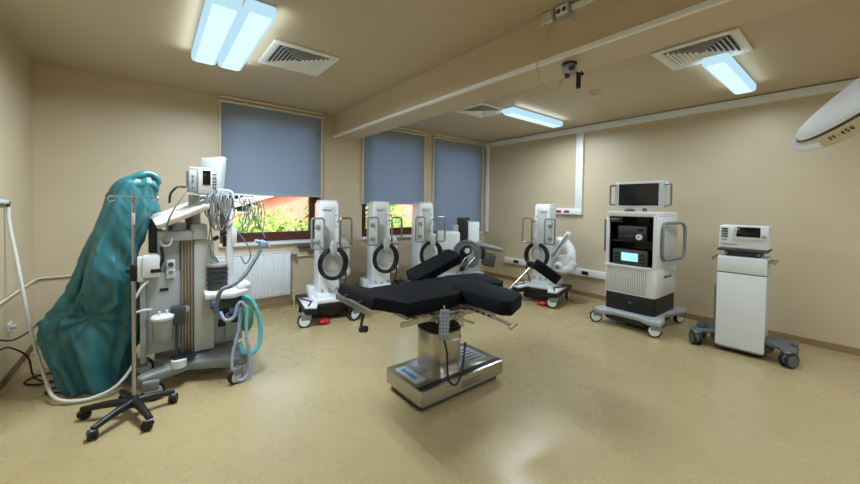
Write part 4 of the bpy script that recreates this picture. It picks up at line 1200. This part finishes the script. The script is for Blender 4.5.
ar.tube([inv @ Vector(p_) for p_ in (LC + nn * .09, LC + nn * .16 + a * .15, Vector((2.1, -.45, 2.35)), Vector((2.05, -.55, 2.75)), Vector((2.05, -.55, 2.998)))], .025, smooth=4, n=12)
ar.cyl(inv @ Vector((2.05, -.55, 2.95)), inv @ Vector((2.05, -.55, 2.9995)), .12, n=24)
ar.build('suspension_arm', M['white'], t)

# ------------------------------------------------------------------ outside
GZ = -.35
struct(MB().bx(-12, 30, YB + T + .02, 40, GZ - .2, GZ).build('ground_outside', M['soil'], smooth=False))
t = thing('terrace_building', 'red orange rendered building across the garden outside windows', 'building', (6, 17, GZ))
lo = t.location
MB(lo).bx(-6, 26, 16.5, 20, GZ, 4.4).build('wall', M['brick'], t, smooth=False)
MB(lo).bx(-6.3, 26.3, 16.2, 20.3, 4.4, 4.8).build('roof', M['roof'], t, smooth=False)
sm = MB(lo)
sm.box((4.0, 16.35, 1.95), (4.6, .4, .3), rot=(0, R(-18), 0)); sm.bx(-6, 26, 16.3, 16.5, 2.55, 2.75)
sm.build('ramp', M['brick2'], t, smooth=False)
for x in (-1.5, 2.2, 8.5, 12.5, 16.5):
    w = MB(lo).bx(x, x + 1.2, 16.42, 16.5, 1.1, 2.3).build('window', M['brick2'], t, smooth=False)
    MB(lo).bx(x + .1, x + 1.1, 16.40, 16.43, 1.2, 2.2).build('pane', M['screen'], w, smooth=False)
def shrub(cx, cy, w, d, h, material, label, seed, n=2600, name='shrub'):
    rnd = random.Random(seed)
    t = thing(name, label, 'shrub' if name == 'shrub' else 'tree', (cx, cy, GZ), 0)
    vs, fs = [], []
    for i in range(n):
        th = rnd.uniform(0, 2 * PI); u = rnd.uniform(-.5, 1); rr = rnd.uniform(.55, 1.0) * (1 + .16 * math.sin(5 * th + seed) + .12 * math.sin(9 * th))
        s_ = math.sqrt(max(0, 1 - u * u)) if u > 0 else 1
        c = Vector((w / 2 * rr * s_ * math.cos(th), d / 2 * rr * s_ * math.sin(th), h * (.35 + .62 * u * rr if u > 0 else .35 + .6 * u)))
        L = rnd.uniform(.05, .10); q = Vector((rnd.gauss(0, 1), rnd.gauss(0, 1), rnd.gauss(0, 1))).normalized(); r_ = q.orthogonal().normalized()
        k = len(vs)
        vs += [c - q * L, c + r_ * L * .45, c + q * L, c - r_ * L * .45]
        fs.append((k, k + 1, k + 2, k + 3))
    MB().add(vs, fs).build('foliage', material, t, smooth=False)
    st = MB()
    for i in range(5):
        x, y = rnd.uniform(-.2, .2) * w, rnd.uniform(-.2, .2) * d
        st.tube([(x * .3, y * .3, 0), (x, y, h * .35), (x * 1.6, y * 1.6, h * .7)], .025, n=6)
    st.build('stem', M['bark'], t)
    return t
shrub(1.2, 7.7, 1.7, 1.2, 1.6, M['leafA'], 'yellow green bush just outside the first window', 1)
shrub(3.2, 8.0, 1.7, 1.3, 1.75, M['leafB'], 'green bush outside beyond the first robot cart', 2)
shrub(5.2, 8.1, 1.7, 1.4, 1.75, M['leafA'], 'yellow green bush outside the second window', 3)
shrub(7.3, 8.4, 1.9, 1.5, 1.9, M['leafB'], 'green bush outside behind the third robot cart', 4)
shrub(2.4, 10.4, 2.5, 1.6, 1.8, M['leafA'], 'larger pale bush further back in garden, seen through first window', 5, 3200)
shrub(-.2, 9.7, 1.7, 1.5, 1.6, M['leafB'], 'green bush outside behind the anaesthesia machine', 6)
shrub(4.55, 11.6, 1.1, 1.0, 3.4, M['leafB'], 'narrow dark tree seen at right side of first window', 8, 1800, name='tree')
shrub(6.6, 11.0, 1.6, 1.3, 3.4, M['leafB'], 'leafy tree seen in the second window above the bushes', 9, 2400, name='tree')

# ------------------------------------------------------------------ world and sun
w = bpy.data.worlds.new('World'); scene.world = w
w.use_nodes = True
nt = w.node_tree
bg = nt.nodes['Background']
sky = nt.nodes.new('ShaderNodeTexSky')
sky.sky_type = 'NISHITA'; sky.sun_disc = False; sky.sun_elevation = R(48); sky.sun_rotation = R(200)
sky.air_density = 1.2; sky.dust_density = 2.0
nt.links.new(sky.outputs[0], bg.inputs[0])
bg.inputs[1].default_value = .85
sd = bpy.data.lights.new('sun', 'SUN'); sd.energy = 4.6; sd.angle = R(1); sd.color = (1, .94, .82)
so = bpy.data.objects.new('sun', sd); COL.objects.link(so)
so.rotation_euler = (R(42), 0, R(-22))

# ------------------------------------------------------------------ view
vs_ = scene.view_settings
scene.display_settings.display_device = 'sRGB'
vs_.view_transform = 'Standard'; vs_.look = 'None'; vs_.gamma = 1; vs_.use_curve_mapping = False
vs_.exposure = 0.12
scene.cycles.use_denoising = True
scene.cycles.max_bounces = 8
scene.cycles.diffuse_bounces = 5
